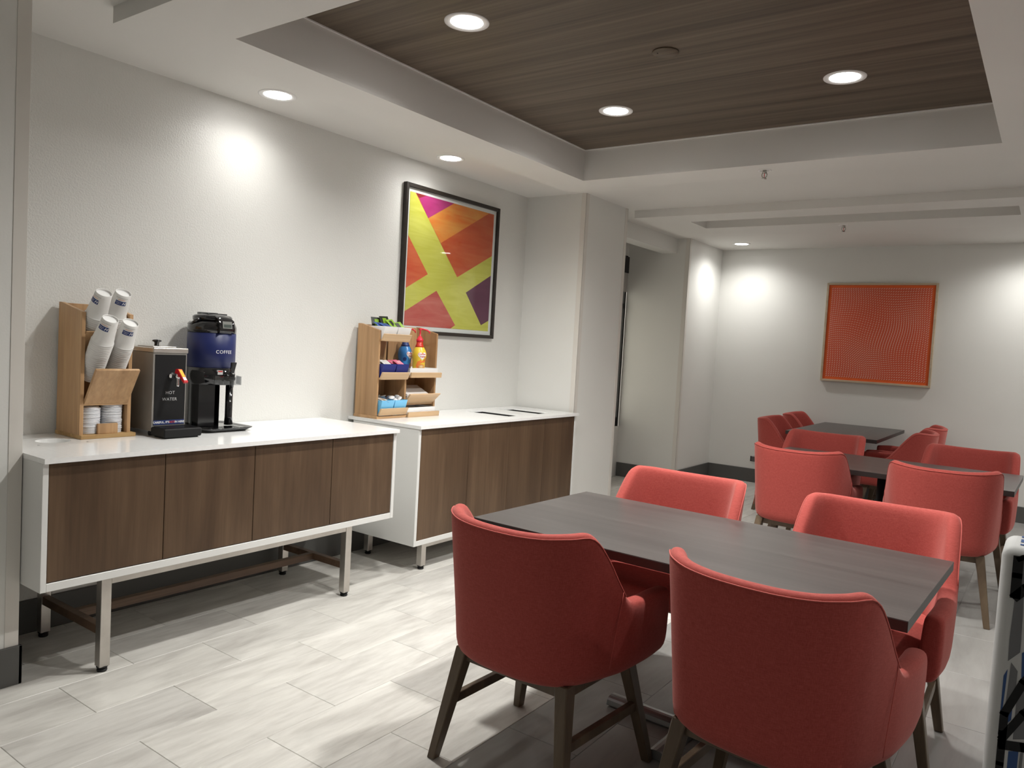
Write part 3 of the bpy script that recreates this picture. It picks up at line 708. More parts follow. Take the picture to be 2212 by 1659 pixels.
b = MB(); b.tube([(0.046, 0.081, 0.02), (0.048, 0.079, 0.06), (0.048, 0.079, zz(1.132))], [0.022, 0.0185, 0.0185], 20); b.build('post', 'blackgloss', cf)
# tap with lever and clear guard
zt2 = zz(1.165)
MB().lathe([(0.017, 0), (0.017, 0.02), (0.013, 0.03), (0.013, 0.055), (0.004, 0.056)], 20, (CR-0.004, 0.018, zt2), Rx).build('tap_body', 'blackgloss', cf)
MB().lathe([(0.009, -0.045), (0.010, -0.01), (0.014, 0.004), (0.015, 0.022), (0.010, 0.03)], 18, (CR+0.04, 0.018, zt2)).build('spout', 'blackgloss', cf)
b = MB(); b.frustum((CR+0.040, 0.018, zt2+0.028), (0.006, 0.010), (CR+0.052, 0.018, zt2+0.082), (0.0065, 0.0155), 0.004); b.build('tap_lever', 'blackgloss', cf)
pts = [(CR-0.004, -0.060), (CR+0.012, -0.058), (CR+0.045, -0.030), (CR+0.075, -0.018), (CR+0.085, 0.0), (CR+0.085, 0.040), (CR+0.072, 0.052), (CR+0.045, 0.058), (CR-0.004, 0.075)]
b = MB(); rows = []
for x, y in pts: rows.append([(x, y, zt2-0.030), (x, y, zt2+0.012), (x*0.985, y*0.96, zt2+0.012), (x*0.985, y*0.96, zt2-0.030)])
b.grid(rows, False, True, False); b.build('tap_guard', 'clear', cf)
b = MB(); b.grid([[cyl(-0.034+0.026*i/6, v, 0.0016) for i in range(7)] for v in (zz(1.181), zz(1.203))], smooth=False); lb = b.build('rating_label', 'dim_ink', cf, norm=False)
b = MB(); b.grid([[cyl(-0.032+0.022*i/6, v, 0.0021) for i in range(7)] for v in (zz(1.194), zz(1.2005))], smooth=False); b.build('label_stripe', 'red_ink', lb, norm=False)

# ------------------------------------------------------------------ condiment rack and what it holds
cr = thing('condiment_rack', 'wide honey oak condiment rack standing on the trash counter', 'rack', (0, 0, ZT))
def cb(name, m, *bs, bev=0.0012):
    b = MB()
    for q in bs: b.box(q[0], q[1], q[2], q[3], q[4]-ZT, q[5]-ZT, bev, 1)
    return b.build(name, m, cr)
QX0, QXF = -3.640, -3.448
YL0, YM, YR1 = 3.384, 3.640, 3.938
cb('base_board', 'oakh', (-3.645, -3.432, YL0-0.004, YM+0.012, ZT, ZT+0.017), (-3.645, -3.440, YM+0.0125, YR1, ZT, ZT+0.017), bev=0.002)
for y0 in (YL0, YM-0.007, YR1-0.0145):
    b = MB(); z0 = 0.0175
    zf, zb_ = (1.455, 1.494) if y0 != YM-0.007 else (1.16, 1.20)
    b.prism([(QX0, y0, z0), (QXF, y0, z0), (QXF, y0, zf-ZT), (QX0+0.03, y0, zb_-ZT), (QX0, y0, zb_-ZT)], (0, 0.0145, 0))
    b.build('divider' if y0 == YM-0.007 else 'side_panel', 'oak', cr)
cb('back_panel', 'oak', (QX0, QX0+0.012, YL0+0.015, YM-0.0075, ZT+0.0175, 1.49), (QX0, QX0+0.012, YM+0.008, YR1-0.015, ZT+0.0175, 1.49))
def lip(y0, y1, z0, z1, x=-3.438, lean=0.022):
    b = MB(); b.quadbox([(x, y0, z0-ZT), (x+0.012, y0, z0-ZT-0.002), (x+0.012, y1, z0-ZT-0.002), (x, y1, z0-ZT), (x+lean, y0, z1-ZT+0.002), (x+lean+0.012, y0, z1-ZT), (x+lean+0.012, y1, z1-ZT), (x+lean, y1, z1-ZT+0.002)], 0.001, 1)
    return b.build('shelf_lip', 'oakpale', cr)
for z in (1.392, 1.150):
    cb('shelf', 'oakh', (QX0+0.012, QXF+0.02, YL0+0.015, YM-0.008, z-0.004, z+0.008)); lip(YL0+0.006, YM-0.004, z, z+0.043)
lip(YL0+0.006, YM-0.004, 0.921, 0.964)
cb('shelf', 'oakh', (QX0+0.012, QXF+0.03, YM+0.008, YR1-0.015, 1.160, 1.173)); lip(YM+0.006, YR1+0.008, 1.161, 1.192, -3.418, 0.004)
lip(YM+0.006, YR1+0.012, 0.9005, 0.930, -3.428, 0.004)
b = MB(); b.quadbox([(-3.470, YM+0.008, 0.985-ZT), (-3.458, YM+0.008, 0.983-ZT), (-3.458, YR1-0.015, 0.983-ZT), (-3.470, YR1-0.015, 0.985-ZT), (-3.408, YM+0.002, 1.054-ZT), (-3.396, YM+0.002, 1.050-ZT), (-3.396, YR1+0.0, 1.050-ZT), (-3.408, YR1+0.0, 1.054-ZT)], 0.001, 1)
b.build('slanted_panel', 'oakpale', cr)
cb('shelf', 'oakh', (QX0+0.012, -3.46, YM+0.008, YR1-0.015, 0.975, 0.985))
def bin_(label, group, m, y0, y1, xb, xf_, z0, z1, th=0.0022, drop=0.0):
    """open tapered bin; mouth higher at the back by 'drop'"""
    yc_, xc_ = (y0+y1)/2, (xb+xf_)/2
    t = thing('condiment_bin', label, 'bin', (xc_, yc_, z0), 0, group); h = z1-z0
    def loop(z, ins, kb): return [Vector((xb-xc_+ins+kb*0.35, y0-yc_+ins, z)), Vector((xf_-xc_-ins-kb, y0-yc_+ins, z)), Vector((xf_-xc_-ins-kb, y1-yc_-ins, z)), Vector((xb-xc_+ins+kb*0.35, y1-yc_-ins, z))]
    tp = 0.012
    b = MB(); V = b.grid([loop(0, tp*0.5, tp*1.6), loop(h, 0, 0), loop(h, th, 0), loop(th, tp*0.5+th, tp*1.6)], False, True, False)
    b._face(list(reversed(V[0]))); b._face(V[-1]); b.build('bin_shell', m, t); return t
ya, yb_, yc_ = YL0+0.0165, (YL0+YM)/2+0.004, YM-0.010
bin_('white bin of tea bags, left of the pair on the top shelf', 'white tea bins on the condiment rack', 'whiteplas', ya-0.002, yb_-0.001, -3.60, -3.412, 1.4005, 1.482)
bin_('white bin of tea bags, right of the pair on the top shelf', 'white tea bins on the condiment rack', 'whiteplas', yb_+0.001, yc_+0.006, -3.60, -3.412, 1.4005, 1.482)
bin_('navy blue bin holding white sweetener packets on the middle shelf', 'navy bins on the condiment rack', 'navy', ya, yb_-0.002, -3.60, -3.410, 1.1585, 1.246)
bin_('navy blue bin holding pink sweetener packets on the middle shelf', 'navy bins on the condiment rack', 'navy', yb_+0.002, yc_, -3.60, -3.410, 1.1585, 1.246)
bin_('light blue bin holding white sugar packets on the bottom shelf', 'light blue bins on the condiment rack', 'sky', ya, yb_-0.002, -3.60, -3.412, 0.9165, 1.016)
bin_('light blue bin holding creamer cups on the bottom shelf', 'light blue bins on the condiment rack', 'sky', yb_+0.002, yc_, -3.60, -3.412, 0.9165, 1.016)
def flat_tray(label, z0, z1, xf_):
    t = thing('flat_tray', label, 'tray', (-3.5, (YM+YR1)/2, z0), 0, 'flat white trays on the condiment rack')
    b = MB(); x0, x1, y0, y1 = -0.11, xf_+3.5, YM+0.010-(YM+YR1)/2, YR1-0.017-(YM+YR1)/2; h = z1-z0; w = 0.003
    b.box(x0, x1, y0, y1, 0, 0.003); b.box(x0, x0+w, y0, y1, 0.003, h); b.box(x1-w, x1, y0, y1, 0.003, h); b.box(x0+w, x1-w, y0, y0+w, 0.003, h); b.box(x0+w, x1-w, y1-w, y1, 0.003, h)
    b.build('tray_shell', 'whiteplas', t); return t
flat_tray('flat white plastic tray under the two creamer bottles', 1.1735, 1.222, -3.421)
flat_tray('flat white plastic tray at the bottom of the condiment rack', 0.9165, 0.961, -3.430)
# packets
def packet_mesh(name, w, l, m, band=None):
    b = MB(); rows = []
    for i in range(6):
        u = -w/2+w*i/5; rows.append([(u, -l/2+l*j/5, 0.0022*math.sin(PI*i/5)*math.sin(PI*j/5)+0.0003) for j in range(6)])
    b.grid(rows); rows = [[(x, y, -z) for x, y, z in r] for r in rows]; b.grid(rows)
    mats = [m]
    if band:
        b.mi = 1; mats.append(band)
        b.grid([[(-w*0.32+w*0.64*i/4, l*v, 0.0032) for i in range(5)] for v in (-0.22, 0.18)], smooth=False); b.grid([[(-w*0.32+w*0.64*i/4, l*v, -0.0032) for i in range(5)] for v in (-0.22, 0.18)], smooth=False)
    bmesh.ops.remove_doubles(b.bm, verts=b.bm.verts[:], dist=1e-5)
    bmesh.ops.recalc_face_normals(b.bm, faces=b.bm.faces[:])
    me = bpy.data.meshes.new(name); b.bm.to_mesh(me); b.bm.free()
    for x in mats: me.materials.append(x if not isinstance(x, str) else M[x])
    return me
M['pk_white'] = mat('packet_paper_white', (0.66, 0.66, 0.65), 0.6); M['pk_pink'] = mat('packet_paper_pink', (0.72, 0.16, 0.27), 0.6)
M['pk_lpink'] = mat('packet_paper_light_pink', (0.78, 0.42, 0.47), 0.6); M['tea_green'] = mat('tea_wrap_green', (0.20, 0.36, 0.02), 0.35)
M['tea_black'] = mat('tea_wrap_black', (0.015, 0.018, 0.012), 0.35); M['tea_blue'] = mat('tea_wrap_blue', (0.015, 0.07, 0.30), 0.35)
M['tan_ink'] = mat('tan_ink', (0.42, 0.27, 0.12), 0.6)
def packets(name, label, cat, group, me, n, x0, x1, y0, y1, z, tilt, size_j=0.0, rz0=PI/2, zj=0.004):
    for k in range(n):
        f = (k+0.5)/n
        o = link(name, me); o.location = (x0+(x1-x0)*f+random.uniform(-.003, .003), random.uniform(y0, y1), z+random.uniform(-zj, zj)+0.006*f)
        o.rotation_euler = (random.uniform(-.12, .12), tilt+random.uniform(-.10, .10), random.uniform(-.16, .16))
        tag(o, label, cat, group)
pw = packet_mesh('sweetener_packet', 0.062, 0.05, 'pk_white', 'dim_ink'); pp = packet_mesh('sweetener_packet', 0.062, 0.05, 'pk_pink', 'pk_lpink'); ps = packet_mesh('sugar_packet', 0.070, 0.05, 'pk_white', 'tan_ink')
ym1, ym2 = (ya+yb_)/2, (yb_+yc_)/2
packets('sweetener_packet', 'white sweetener packet standing in the left navy bin', 'packet', 'white sweetener packets in the navy bin', pw, 12, -3.575, -3.44, ym1-0.025, ym1+0.025, 1.246, 0.55)
packets('sweetener_packet', 'pink sweetener packet standing in the right navy bin', 'packet', 'pink sweetener packets in the navy bin', pp, 13, -3.575, -3.445, ym2-0.026, ym2+0.026, 1.247, 0.45)
packets('sugar_packet', 'white sugar packet with tan marks in the left light blue bin', 'packet', 'sugar packets in the light blue bin', ps, 10, -3.575, -3.44, ym1-0.024, ym1+0.024, 1.012, 0.22)
o = link('sugar_packet', ps); o.location = (-3.58, ym1-0.015, 1.05); o.rotation_euler = (0, 1.2, 0); tag(o, 'white sugar packet standing upright at the back of the light blue bin', 'packet')
tg = packet_mesh('tea_packet', 0.075, 0.065, 'tea_green', 'tea_black'); tb_ = packet_mesh('tea_packet', 0.075, 0.065, 'tea_blue', 'navy_ink'); tk = packet_mesh('tea_packet', 0.075, 0.085, 'tea_black', 'tea_green')
def tea(me, x, y, z, rx, ry, rz, label):
    o = link('tea_packet', me); o.location = (x, y, z); o.rotation_euler = (rx, ry, rz); tag(o, label, 'packet', 'wrapped tea bags on the condiment rack')
tea(tk, -3.535, ym1+0.055, 1.513, 0.08, 1.15, 0.15, 'black and green tea packet standing tallest on the white bins')
tea(tk, -3.550, ym1+0.000, 1.502, -0.08, 1.25, -0.2, 'black and green tea packet standing behind the blue one in the left white bin')
tea(tb_, -3.470, ym1+0.004, 1.488, 0.06, 0.35, 0.1, 'blue tea packet lying at the front of the left white bin')
tea(tb_, -3.500, ym1-0.018, 1.491, -0.05, 0.40, -0.2, 'blue tea packet lying behind another in the left white bin')
tea(tg, -3.500, ym2-0.030, 1.503, 0.15, 0.75, 0.2, 'bright green tea packet across the gap between the white bins')
tea(tg, -3.470, ym2-0.005, 1.493, 0.2, 0.55, -0.25, 'bright green tea packet leaning at the front of the right white bin')
tea(tb_, -3.490, ym2+0.030, 1.490, -0.22, 0.45, 0.2, 'blue tea packet at the far side of the right white bin')
# creamer cups
b = MB(); b.lathe([(0.012, 0.0), (0.0155, 0.020), (0.020, 0.0205), (0.020, 0.0225), (0.002, 0.0228)], 18)
me = bpy.data.meshes.new('creamer_cup'); bmesh.ops.recalc_face_normals(b.bm, faces=b.bm.faces[:]); b.bm.to_mesh(me); b.bm.free(); me.materials.append(M['white_ink'])
for k in range(10):
    o = link('creamer_cup', me); o.location = (-3.575+0.034*(k % 5), ym2-0.030+0.05*(k//5)+random.uniform(-.006, .006), 1.000+random.uniform(0, .014))
    o.rotation_euler = (random.uniform(-1.6, 1.6), random.uniform(-1.2, 1.2), random.uniform(0, 3)); tag(o, 'small white creamer cup heaped in the right light blue bin', 'creamer', 'creamer cups in the light blue bin')
# napkins
nm = MB().box(-0.062, 0.062, -0.105, 0.105, 0, 0.0035, 0.001, 1)
me = bpy.data.meshes.new('paper_napkin'); bmesh.ops.recalc_face_normals(nm.bm, faces=nm.bm.faces[:]); nm.bm.to_mesh(me); nm.bm.free(); me.materials.append(M['napkin'])
for k in range(16):
    o = link('paper_napkin', me); o.location = (-3.525+random.uniform(-.002, .002), (YM+YR1)/2-0.004+random.uniform(-.003, .003), 1.012+k*0.0038); o.rotation_euler = (0, 0.42, random.uniform(-.02, .02))
    tag(o, 'folded white paper napkin, %s from the bottom of the condiment rack stack' % ORD[k], 'napkin', 'napkins in the condiment rack')
# creamer bottles
def bottle(x, y, z, body_m, neck_m, label, blue):
    t = thing('creamer_bottle', label, 'bottle', (x, y, z), 0, 'pump bottles on the condiment rack'); t.scale = (1.14, 1.14, 1.17)
    prof = [(0.034, 0), (0.038, 0.004), (0.038, 0.010), (0.036, 0.04), (0.0372, 0.075), (0.0425, 0.105), (0.0425, 0.118), (0.037, 0.138), (0.027, 0.155), (0.0225, 0.165)]
    bo = MB().lathe(prof, 32).build('body', body_m, t)
    MB().lathe([(0.0272, 0.1545), (0.0232, 0.165), (0.0195, 0.172), (0.019, 0.188), (0.002, 0.189)], 28).build('shrink_neck', neck_m, t)
    MB().lathe([(0.0205, 0.187), (0.0205, 0.202), (0.014, 0.206), (0.012, 0.216), (0.005, 0.219), (0.0045, 0.252), (0.008, 0.254), (0.008, 0.262), (0.002, 0.263)], 20).build('pump', 'redpump', t)
    MB().tube([(-0.010, -0.004, 0.258), (0.012, 0.014, 0.259), (0.030, 0.028, 0.254), (0.040, 0.036, 0.246), (0.041, 0.037, 0.236)], [0.005, 0.005, 0.0045, 0.004, 0.0035], 10).build('nozzle', 'redpump', t)
    def rad(h):
        for (r1, h1), (r2, h2) in zip(prof, prof[1:]):
            if h1 <= h <= h2: return r1+(r2-r1)*(h-h1)/(h2-h1)
        return prof[-1][0]
    a0 = -0.55 if not blue else -0.15
    def wr(u, h, lift=0.0008): r = rad(h)+lift; a = a0+u/0.040; return Vector((r*math.cos(a), r*math.sin(a), h))
    def patch(pts, m, name, lift):
        n = len(pts); cx_ = sum(p[0] for p in pts)/n; cy_ = sum(p[1] for p in pts)/n; b = MB(); K = 5; rows = []
        for kk in range(K+1): rows.append([wr(cx_+(p[0]-cx_)*max(kk/K, 0.01), cy_+(p[1]-cy_)*max(kk/K, 0.01), lift) for p in pts])
        b.grid(rows, False, True); return b.build(name, m, bo, norm=False)
    heart = []
    for i in range(28):
        tt = 2*PI*i/28; heart.append((16*math.sin(tt)**3/16*0.026+0.008, 0.108+(13*math.cos(tt)-5*math.cos(2*tt)-2*math.cos(3*tt)-math.cos(4*tt))/16*0.026))
    patch(heart, 'white_ink', 'label_heart', 0.0008)
    text_mesh('Coffee', 0.0165, lambda u, v: wr(u+0.006, 0.117+v, 0.0014), 'lettering', 'red_ink', bo, 0.0003, shear=0.1)
    text_mesh('mate', 0.0165, lambda u, v: wr(u+0.010, 0.103+v, 0.0014), 'lettering', 'red_ink', bo, 0.0003, shear=0.1)
    if blue:
        patch([(0.004+0.011*math.cos(2*PI*i/20)-0.030, 0.083+0.011*math.sin(2*PI*i/20)) for i in range(20)], 'navy_ink', 'label_roundel', 0.0008)
        patch([(0.006, 0.012), (0.040, 0.012), (0.040, 0.062), (0.028, 0.058), (0.018, 0.064), (0.006, 0.056)], 'brown_ink', 'label_picture', 0.0008)
    else:
        patch([(-0.030, 0.050), (-0.020, 0.074), (0.0, 0.084), (0.030, 0.088), (0.038, 0.100), (0.040, 0.078), (0.030, 0.070), (0.0, 0.066), (-0.012, 0.056), (-0.014, 0.036), (-0.024, 0.036)], 'orange_ink', 'label_swirl', 0.0008)
        patch([(0.008+0.026*math.cos(2*PI*i/24), 0.040+0.020*math.sin(2*PI*i/24)) for i in range(24)], 'orange_ink', 'label_cup', 0.0006)
        patch([(0.008+0.021*math.cos(2*PI*i/24), 0.044+0.013*math.sin(2*PI*i/24)) for i in range(24)], mat('coffee_ink', (0.62, 0.36, 0.12), 0.5), 'label_coffee', 0.0012)
        patch([(0.006+0.010*math.cos(2*PI*i/16), 0.046+0.006*math.sin(2*PI*i/16)) for i in range(16)], mat('cream_ink', (0.78, 0.58, 0.32), 0.5), 'label_cream', 0.0015)
    return t
M['bot_yel'] = mat('yellow_sleeve', (0.78, 0.55, 0.05), 0.3); M['bot_blue'] = mat('blue_sleeve', (0.04, 0.20, 0.50), 0.3)
M['bot_neck'] = mat('red_sleeve_neck', (0.55, 0.03, 0.01), 0.3)
bottle(-3.478, 3.790, 1.1775, 'bot_yel', 'bot_neck', 'yellow creamer bottle with red pump, front of the two in the condiment rack', False)
bottle(-3.572, 3.752, 1.1775, 'bot_blue', 'navy_ink', 'blue creamer bottle with red pump, behind the yellow one', True)

# ------------------------------------------------------------------ pictures
XF = -3.636
p1 = thing('framed_picture', 'large black framed abstract of yellow, red and orange crossing stripes', 'picture', (XW, 4.287, 1.956))
Y0, Y1, Z0, Z1 = 3.760, 4.816, 1.447, 2.466
lx = lambda x: x-XW; ly = lambda y: y-4.287; lz = lambda z: z-1.956
def f1(*bs, m='black_frame', name='frame', bev=0.002):
    b = MB()
    for q in bs: b.box(lx(q[0]), lx(q[1]), ly(q[2]), ly(q[3]), lz(q[4]), lz(q[5]), bev, 1)
    return b.build(name, m, p1)
FWD = 0.026
f1((XW+0.001, XF, Y0, Y0+FWD, Z0, Z1), (XW+0.001, XF, Y1-FWD, Y1, Z0, Z1), (XW+0.001, XF, Y0+FWD, Y1-FWD, Z0, Z0+FWD), (XW+0.001, XF, Y0+FWD, Y1-FWD, Z1-FWD, Z1))
f1((XW+0.002, XW+0.012, Y0+FWD, Y1-FWD, Z0+FWD, Z1-FWD), m='matboard', name='mat_board', bev=0)
def art_col(name, c1, c2, ang=0.0):
    m = mat(name, c1, 0.5, spec=0.3)
    tc = N(m, 'ShaderNodeTexCoord'); mp = N(m, 'ShaderNodeMapping'); mp.inputs['Rotation'].default_value = (ang, 0, 0); mp.inputs['Scale'].default_value = (1, 0.25, 1.6)
    LK(m, tc.outputs['Object'], mp.inputs['Vector'])
    a = noise(m, mp.outputs['Vector'], 9, 6, 0.65, 0.8)
    LK(m, ramp(m, a, [(0.32, c1), (0.68, c2)]), BS(m).inputs['Base Color']); return m
AC = [art_col('print_lime', (0.52, 0.50, 0.055), (0.64, 0.62, 0.13), 1.05), art_col('print_magenta', (0.36, 0.015, 0.13), (0.50, 0.05, 0.22)), art_col('print_orange', (0.72, 0.16, 0.02), (0.75, 0.36, 0.08)),
      art_col('print_vermilion', (0.52, 0.065, 0.018), (0.60, 0.14, 0.05), -0.5), art_col('print_plum', (0.09, 0.010, 0.045), (0.14, 0.03, 0.08)), art_col('print_rose', (0.46, 0.055, 0.045), (0.56, 0.16, 0.13), -0.5), art_col('print_scarlet', (0.62, 0.075, 0.03), (0.70, 0.17, 0.07)), art_col('print_maroon', (0.20, 0.01, 0.015), (0.30, 0.03, 0.02))]
# stripe polygons as (s, t) on the print, s to the right 0..1, t down 0..1
def bil(px, py):
    """photo-sheet coordinates of the print measured on the wall plane, returned as wall y and z"""
    d = fw*1.0 + rt*((px-1106)/F_PX) - up*((py-829.5)/F_PX); k = (XW+0.014)/d.x
    return d.y*k, CAM_H+d.z*k
qp = lambda a, c: bil(740+a/2.242, 360+c/2.242)
PY0, PZ1 = qp(352, 119); PY1, PZ0 = qp(714, 806)
PY0 = Y0+FWD+0.028; PY1 = Y1-FWD-0.030; PZ1 = Z1-FWD-0.028; PZ0 = Z0+FWD+0.030
polys = [(0, [(350, 117), (415, 250), (555, 535), (597, 610), (670, 768), (692, 812), (556, 812), (545, 768), (455, 601), (413, 521), (318, 331), (290, 275), (300, 90)]),
         (7, [(345, 100), (350, 117), (372, 152), (435, 132), (430, 90)]), (1, [(372, 152), (435, 132), (560, 165), (550, 173), (415, 250)]),
         (2, [(415, 250), (550, 173), (560, 165), (735, 210), (718, 222), (476, 370)]), (3, [(476, 370), (718, 222), (735, 210), (760, 215), (745, 420), (555, 536)]),
         (0, [(555, 536), (745, 420), (742, 512), (597, 610)]), (4, [(597, 610), (742, 512), (730, 732), (670, 768)]), (0, [(670, 768), (730, 732), (728, 815), (692, 812)]),
         (6, [(290, 275), (318, 331), (413, 521), (290, 597)]), (0, [(290, 597), (413, 521), (455, 601), (290, 706)]), (5, [(290, 706), (455, 601), (545, 768), (500, 800), (290, 790)]), (0, [(500, 800), (545, 768), (556, 812), (498, 812)]), (5, [(310, 780), (500, 800), (498, 812), (290, 812), (290, 790)])]
def clip(poly):
    def cut(P, ax, lim, keep_less):
        out = []
        for i in range(len(P)):
            a, c = P[i], P[(i+1) % len(P)]
            ia = (a[ax] <= lim) == keep_less or a[ax] == lim; ic = (c[ax] <= lim) == keep_less or c[ax] == lim
            if ia: out.append(a)
            if ia != ic:
                f = (lim-a[ax])/(c[ax]-a[ax]); out.append((a[0]+f*(c[0]-a[0]), a[1]+f*(c[1]-a[1])))
        return out
    for ax, lim, less in ((0, PY0, False), (0, PY1, True), (1, PZ0, False), (1, PZ1, True)):
        poly = cut(poly, ax, lim, less)
        if len(poly) < 3: return []
    return poly
b = MB()
b.mi = 5; b.poly([(lx(XW+0.0128), ly(y), lz(z)) for y, z in ((PY0, PZ0), (PY1, PZ0), (PY1, PZ1), (PY0, PZ1))])
for mi, P in polys:
    P = clip([qp(*v) for v in P])
    if len(P) >= 3:
        b.mi = mi; f = b.poly([(lx(XW+0.0136), ly(y), lz(z)) for y, z in P])
pr = b.build('stripe_print', AC, p1, norm=False)
bm = bmesh.new(); bm.from_mesh(pr.data)
bm.faces.ensure_lookup_table()
for f in bm.faces:
    if f.normal.x < 0: f.normal_flip()
bmesh.ops.triangulate(bm, faces=bm.faces[:], ngon_method='EAR_CLIP'); bm.to_mesh(pr.data); bm.free()
MB().box(lx(XW+0.022), lx(XW+0.0245), ly(Y0+FWD), ly(Y1-FWD), lz(Z0+FWD), lz(Z1-FWD)).build('glazing', 'glass', p1)

YF = 8.619; A0, A1, B0, B1 = -2.060, -1.012, 1.210, 2.252
p2 = thing('framed_picture', 'square maple framed orange picture covered in rippling white dashes', 'picture', ((A0+A1)/2, YF, (B0+B1)/2))
ax, az = (A0+A1)/2, (B0+B1)/2
def f2(name, m, *bs, bev=0.0015):
    b = MB()
    for q in bs: b.box(q[0]-ax, q[1]-ax, q[2]-YF, q[3]-YF, q[4]-az, q[5]-az, bev, 1)
    return b.build(name, m, p2)
w = 0.021; yf = YF-0.040
f2('frame', 'maple', (A0, A0+w, yf, YF-0.001, B0, B1), (A1-w, A1, yf, YF-0.001, B0, B1), (A0+w, A1-w, yf, YF-0.001, B0, B0+w), (A0+w, A1-w, yf, YF-0.001, B1-w, B1))
pc = art_col('print_tangerine', (0.70, 0.110, 0.020), (0.76, 0.130, 0.028))
o = f2('orange_print', pc, (A0+w, A1-w, YF-0.028, YF-0.002, B0+w, B1-w), bev=0)
b = MB(); n = 42; mgn = 0.058; S = (A1-A0)-2*mgn; SH = (B1-B0)-2*mgn
b.mi = 0
b.poly([(sx*(S/2+0.010), -0.0288, sz*(SH/2+0.010)) for sx, sz in ((-1, -1), (1, -1), (1, 1), (-1, 1))]); b.mi = 1
for i in range(n):
    for j in range(n):
        u, v = i/(n-1), j/(n-1); env = (math.sin(PI*u)*math.sin(PI*v))**0.7
        du = env*0.035*math.sin(2*PI*(1.15*v+0.55*u)+0.6); dv = env*0.045*math.sin(2*PI*(1.05*u-0.35*v)+2.3)
        th = math.radians(48)+env*(0.55*math.sin(2*PI*(0.95*u+0.8*v)+0.9)+0.35*math.sin(2*PI*(1.3*v-0.6*u)))
        ln = 0.0086*(1+0.25*env*math.sin(2*PI*(u-v)+1)); x = (u-0.5+du)*S; z = (v-0.5+dv)*SH
        dx, dz = math.cos(th), math.sin(th); hw_ = 0.0018
        b.poly([(x-dx*ln+dz*hw_, -0.0292, z-dz*ln-dx*hw_), (x+dx*ln+dz*hw_, -0.0292, z+dz*ln-dx*hw_), (x+dx*ln-dz*hw_, -0.0292, z+dz*ln+dx*hw_), (x-dx*ln-dz*hw_, -0.0292, z-dz*ln+dx*hw_)])
b.build('dash_print', [mat('print_brick_red', (0.60, 0.078, 0.026), 0.55), mat('print_cream', (0.78, 0.66, 0.56), 0.55)], p2, norm=False)
t = thing('wall_outlet', 'small black electrical outlet low on the far wall', 'outlet', (-2.70, YF, 0.266))
MB().box(-0.057, 0.057, -0.006, -0.0003, -0.030, 0.030, 0.002).build('cover_plate', 'blackplas', t)
for s in (-1, 1): MB().box(s*0.028-0.016, s*0.028+0.016, -0.0085, -0.006, -0.014, 0.014, 0.002).build('socket', 'blackmatte', t)

# ------------------------------------------------------------------ dining tables
def table(label, x, y, rz, L, Wd, zt, group='dark dining tables'):
    t = thing('dining_table', label, 'table', (x, y, 0), rz, group)
    b = MB(); b.box(-L/2, L/2, -Wd/2, Wd/2, zt-0.032, zt-0.0012, 0.001, 1); tp = b.build('tabletop', 'table_edge', t)
    MB().box(-L/2+0.0006, L/2-0.0006, -Wd/2+0.0006, Wd/2-0.0006, zt-0.0012, zt).build('top_laminate', 'table', tp)
    MB().box(-0.28, 0.28, -0.2, 0.2, zt-0.040, zt-0.032, 0.002, 1).build('mounting_plate', 'table_base', t)
    MB().lathe([(0.038, 0.04), (0.038, zt-0.040)], 24).build('column', 'table_base', t)
    for k in range(2):
        b = MB(); hl = 0.335 if k == 0 else 0.27; n = 9; rows = []
        for i in range(2):
            s = -hl if i == 0 else hl
            rows.append([(s, 0.036*math.cos(PI*q/8), 0.010+0.028*max(0, math.sin(PI*q/8))**0.6) for q in range(n)]+[(s, -0.036, 0.006), (s, 0.036, 0.006)])
        V = b.grid(rows, False, True, False); b._face(list(reversed(V[0]))); b._face(V[1])
        for s in (-1, 1): b.lathe([(0.014, 0.0), (0.014, 0.007)], 14, (s*(hl-0.03), 0, 0))
        if k: bmesh.ops.rotate(b.bm, verts=b.bm.verts[:], cent=(0, 0, 0), matrix=Matrix.Rotation(PI/2, 3, 'Z'))
        b.build('foot_bar', 'foot_bar', t)
    return t
table('dark grey rectangular table nearest the camera', -1.019, 2.698, -0.033, 1.526, 0.826, 0.7394)
table('dark grey rectangular table second from the camera, behind the nearest', -0.892, 5.624, -0.02, 1.517, 0.868, 0.7394)
table('dark grey rectangular table by the far wall, end towards the camera', -1.585, 7.822, PI/2, 1.46, 0.765, 0.770)

# ------------------------------------------------------------------ chairs
def cr_spline(P, n):
    out = []
    for i in range(len(P)-1):
        p0, p1, p2, p3 = P[max(i-1, 0)], P[i], P[i+1], P[min(i+2, len(P)-1)]
        for k in range(n):
            t = k/n
            out.append(tuple(0.5*((2*b_)+(-a+c)*t+(2*a-5*b_+4*c-d)*t*t+(-a+3*b_-3*c+d)*t**3) for a, b_, c, d in zip(p0, p1, p2, p3)))
    out.append(P[-1]); return out
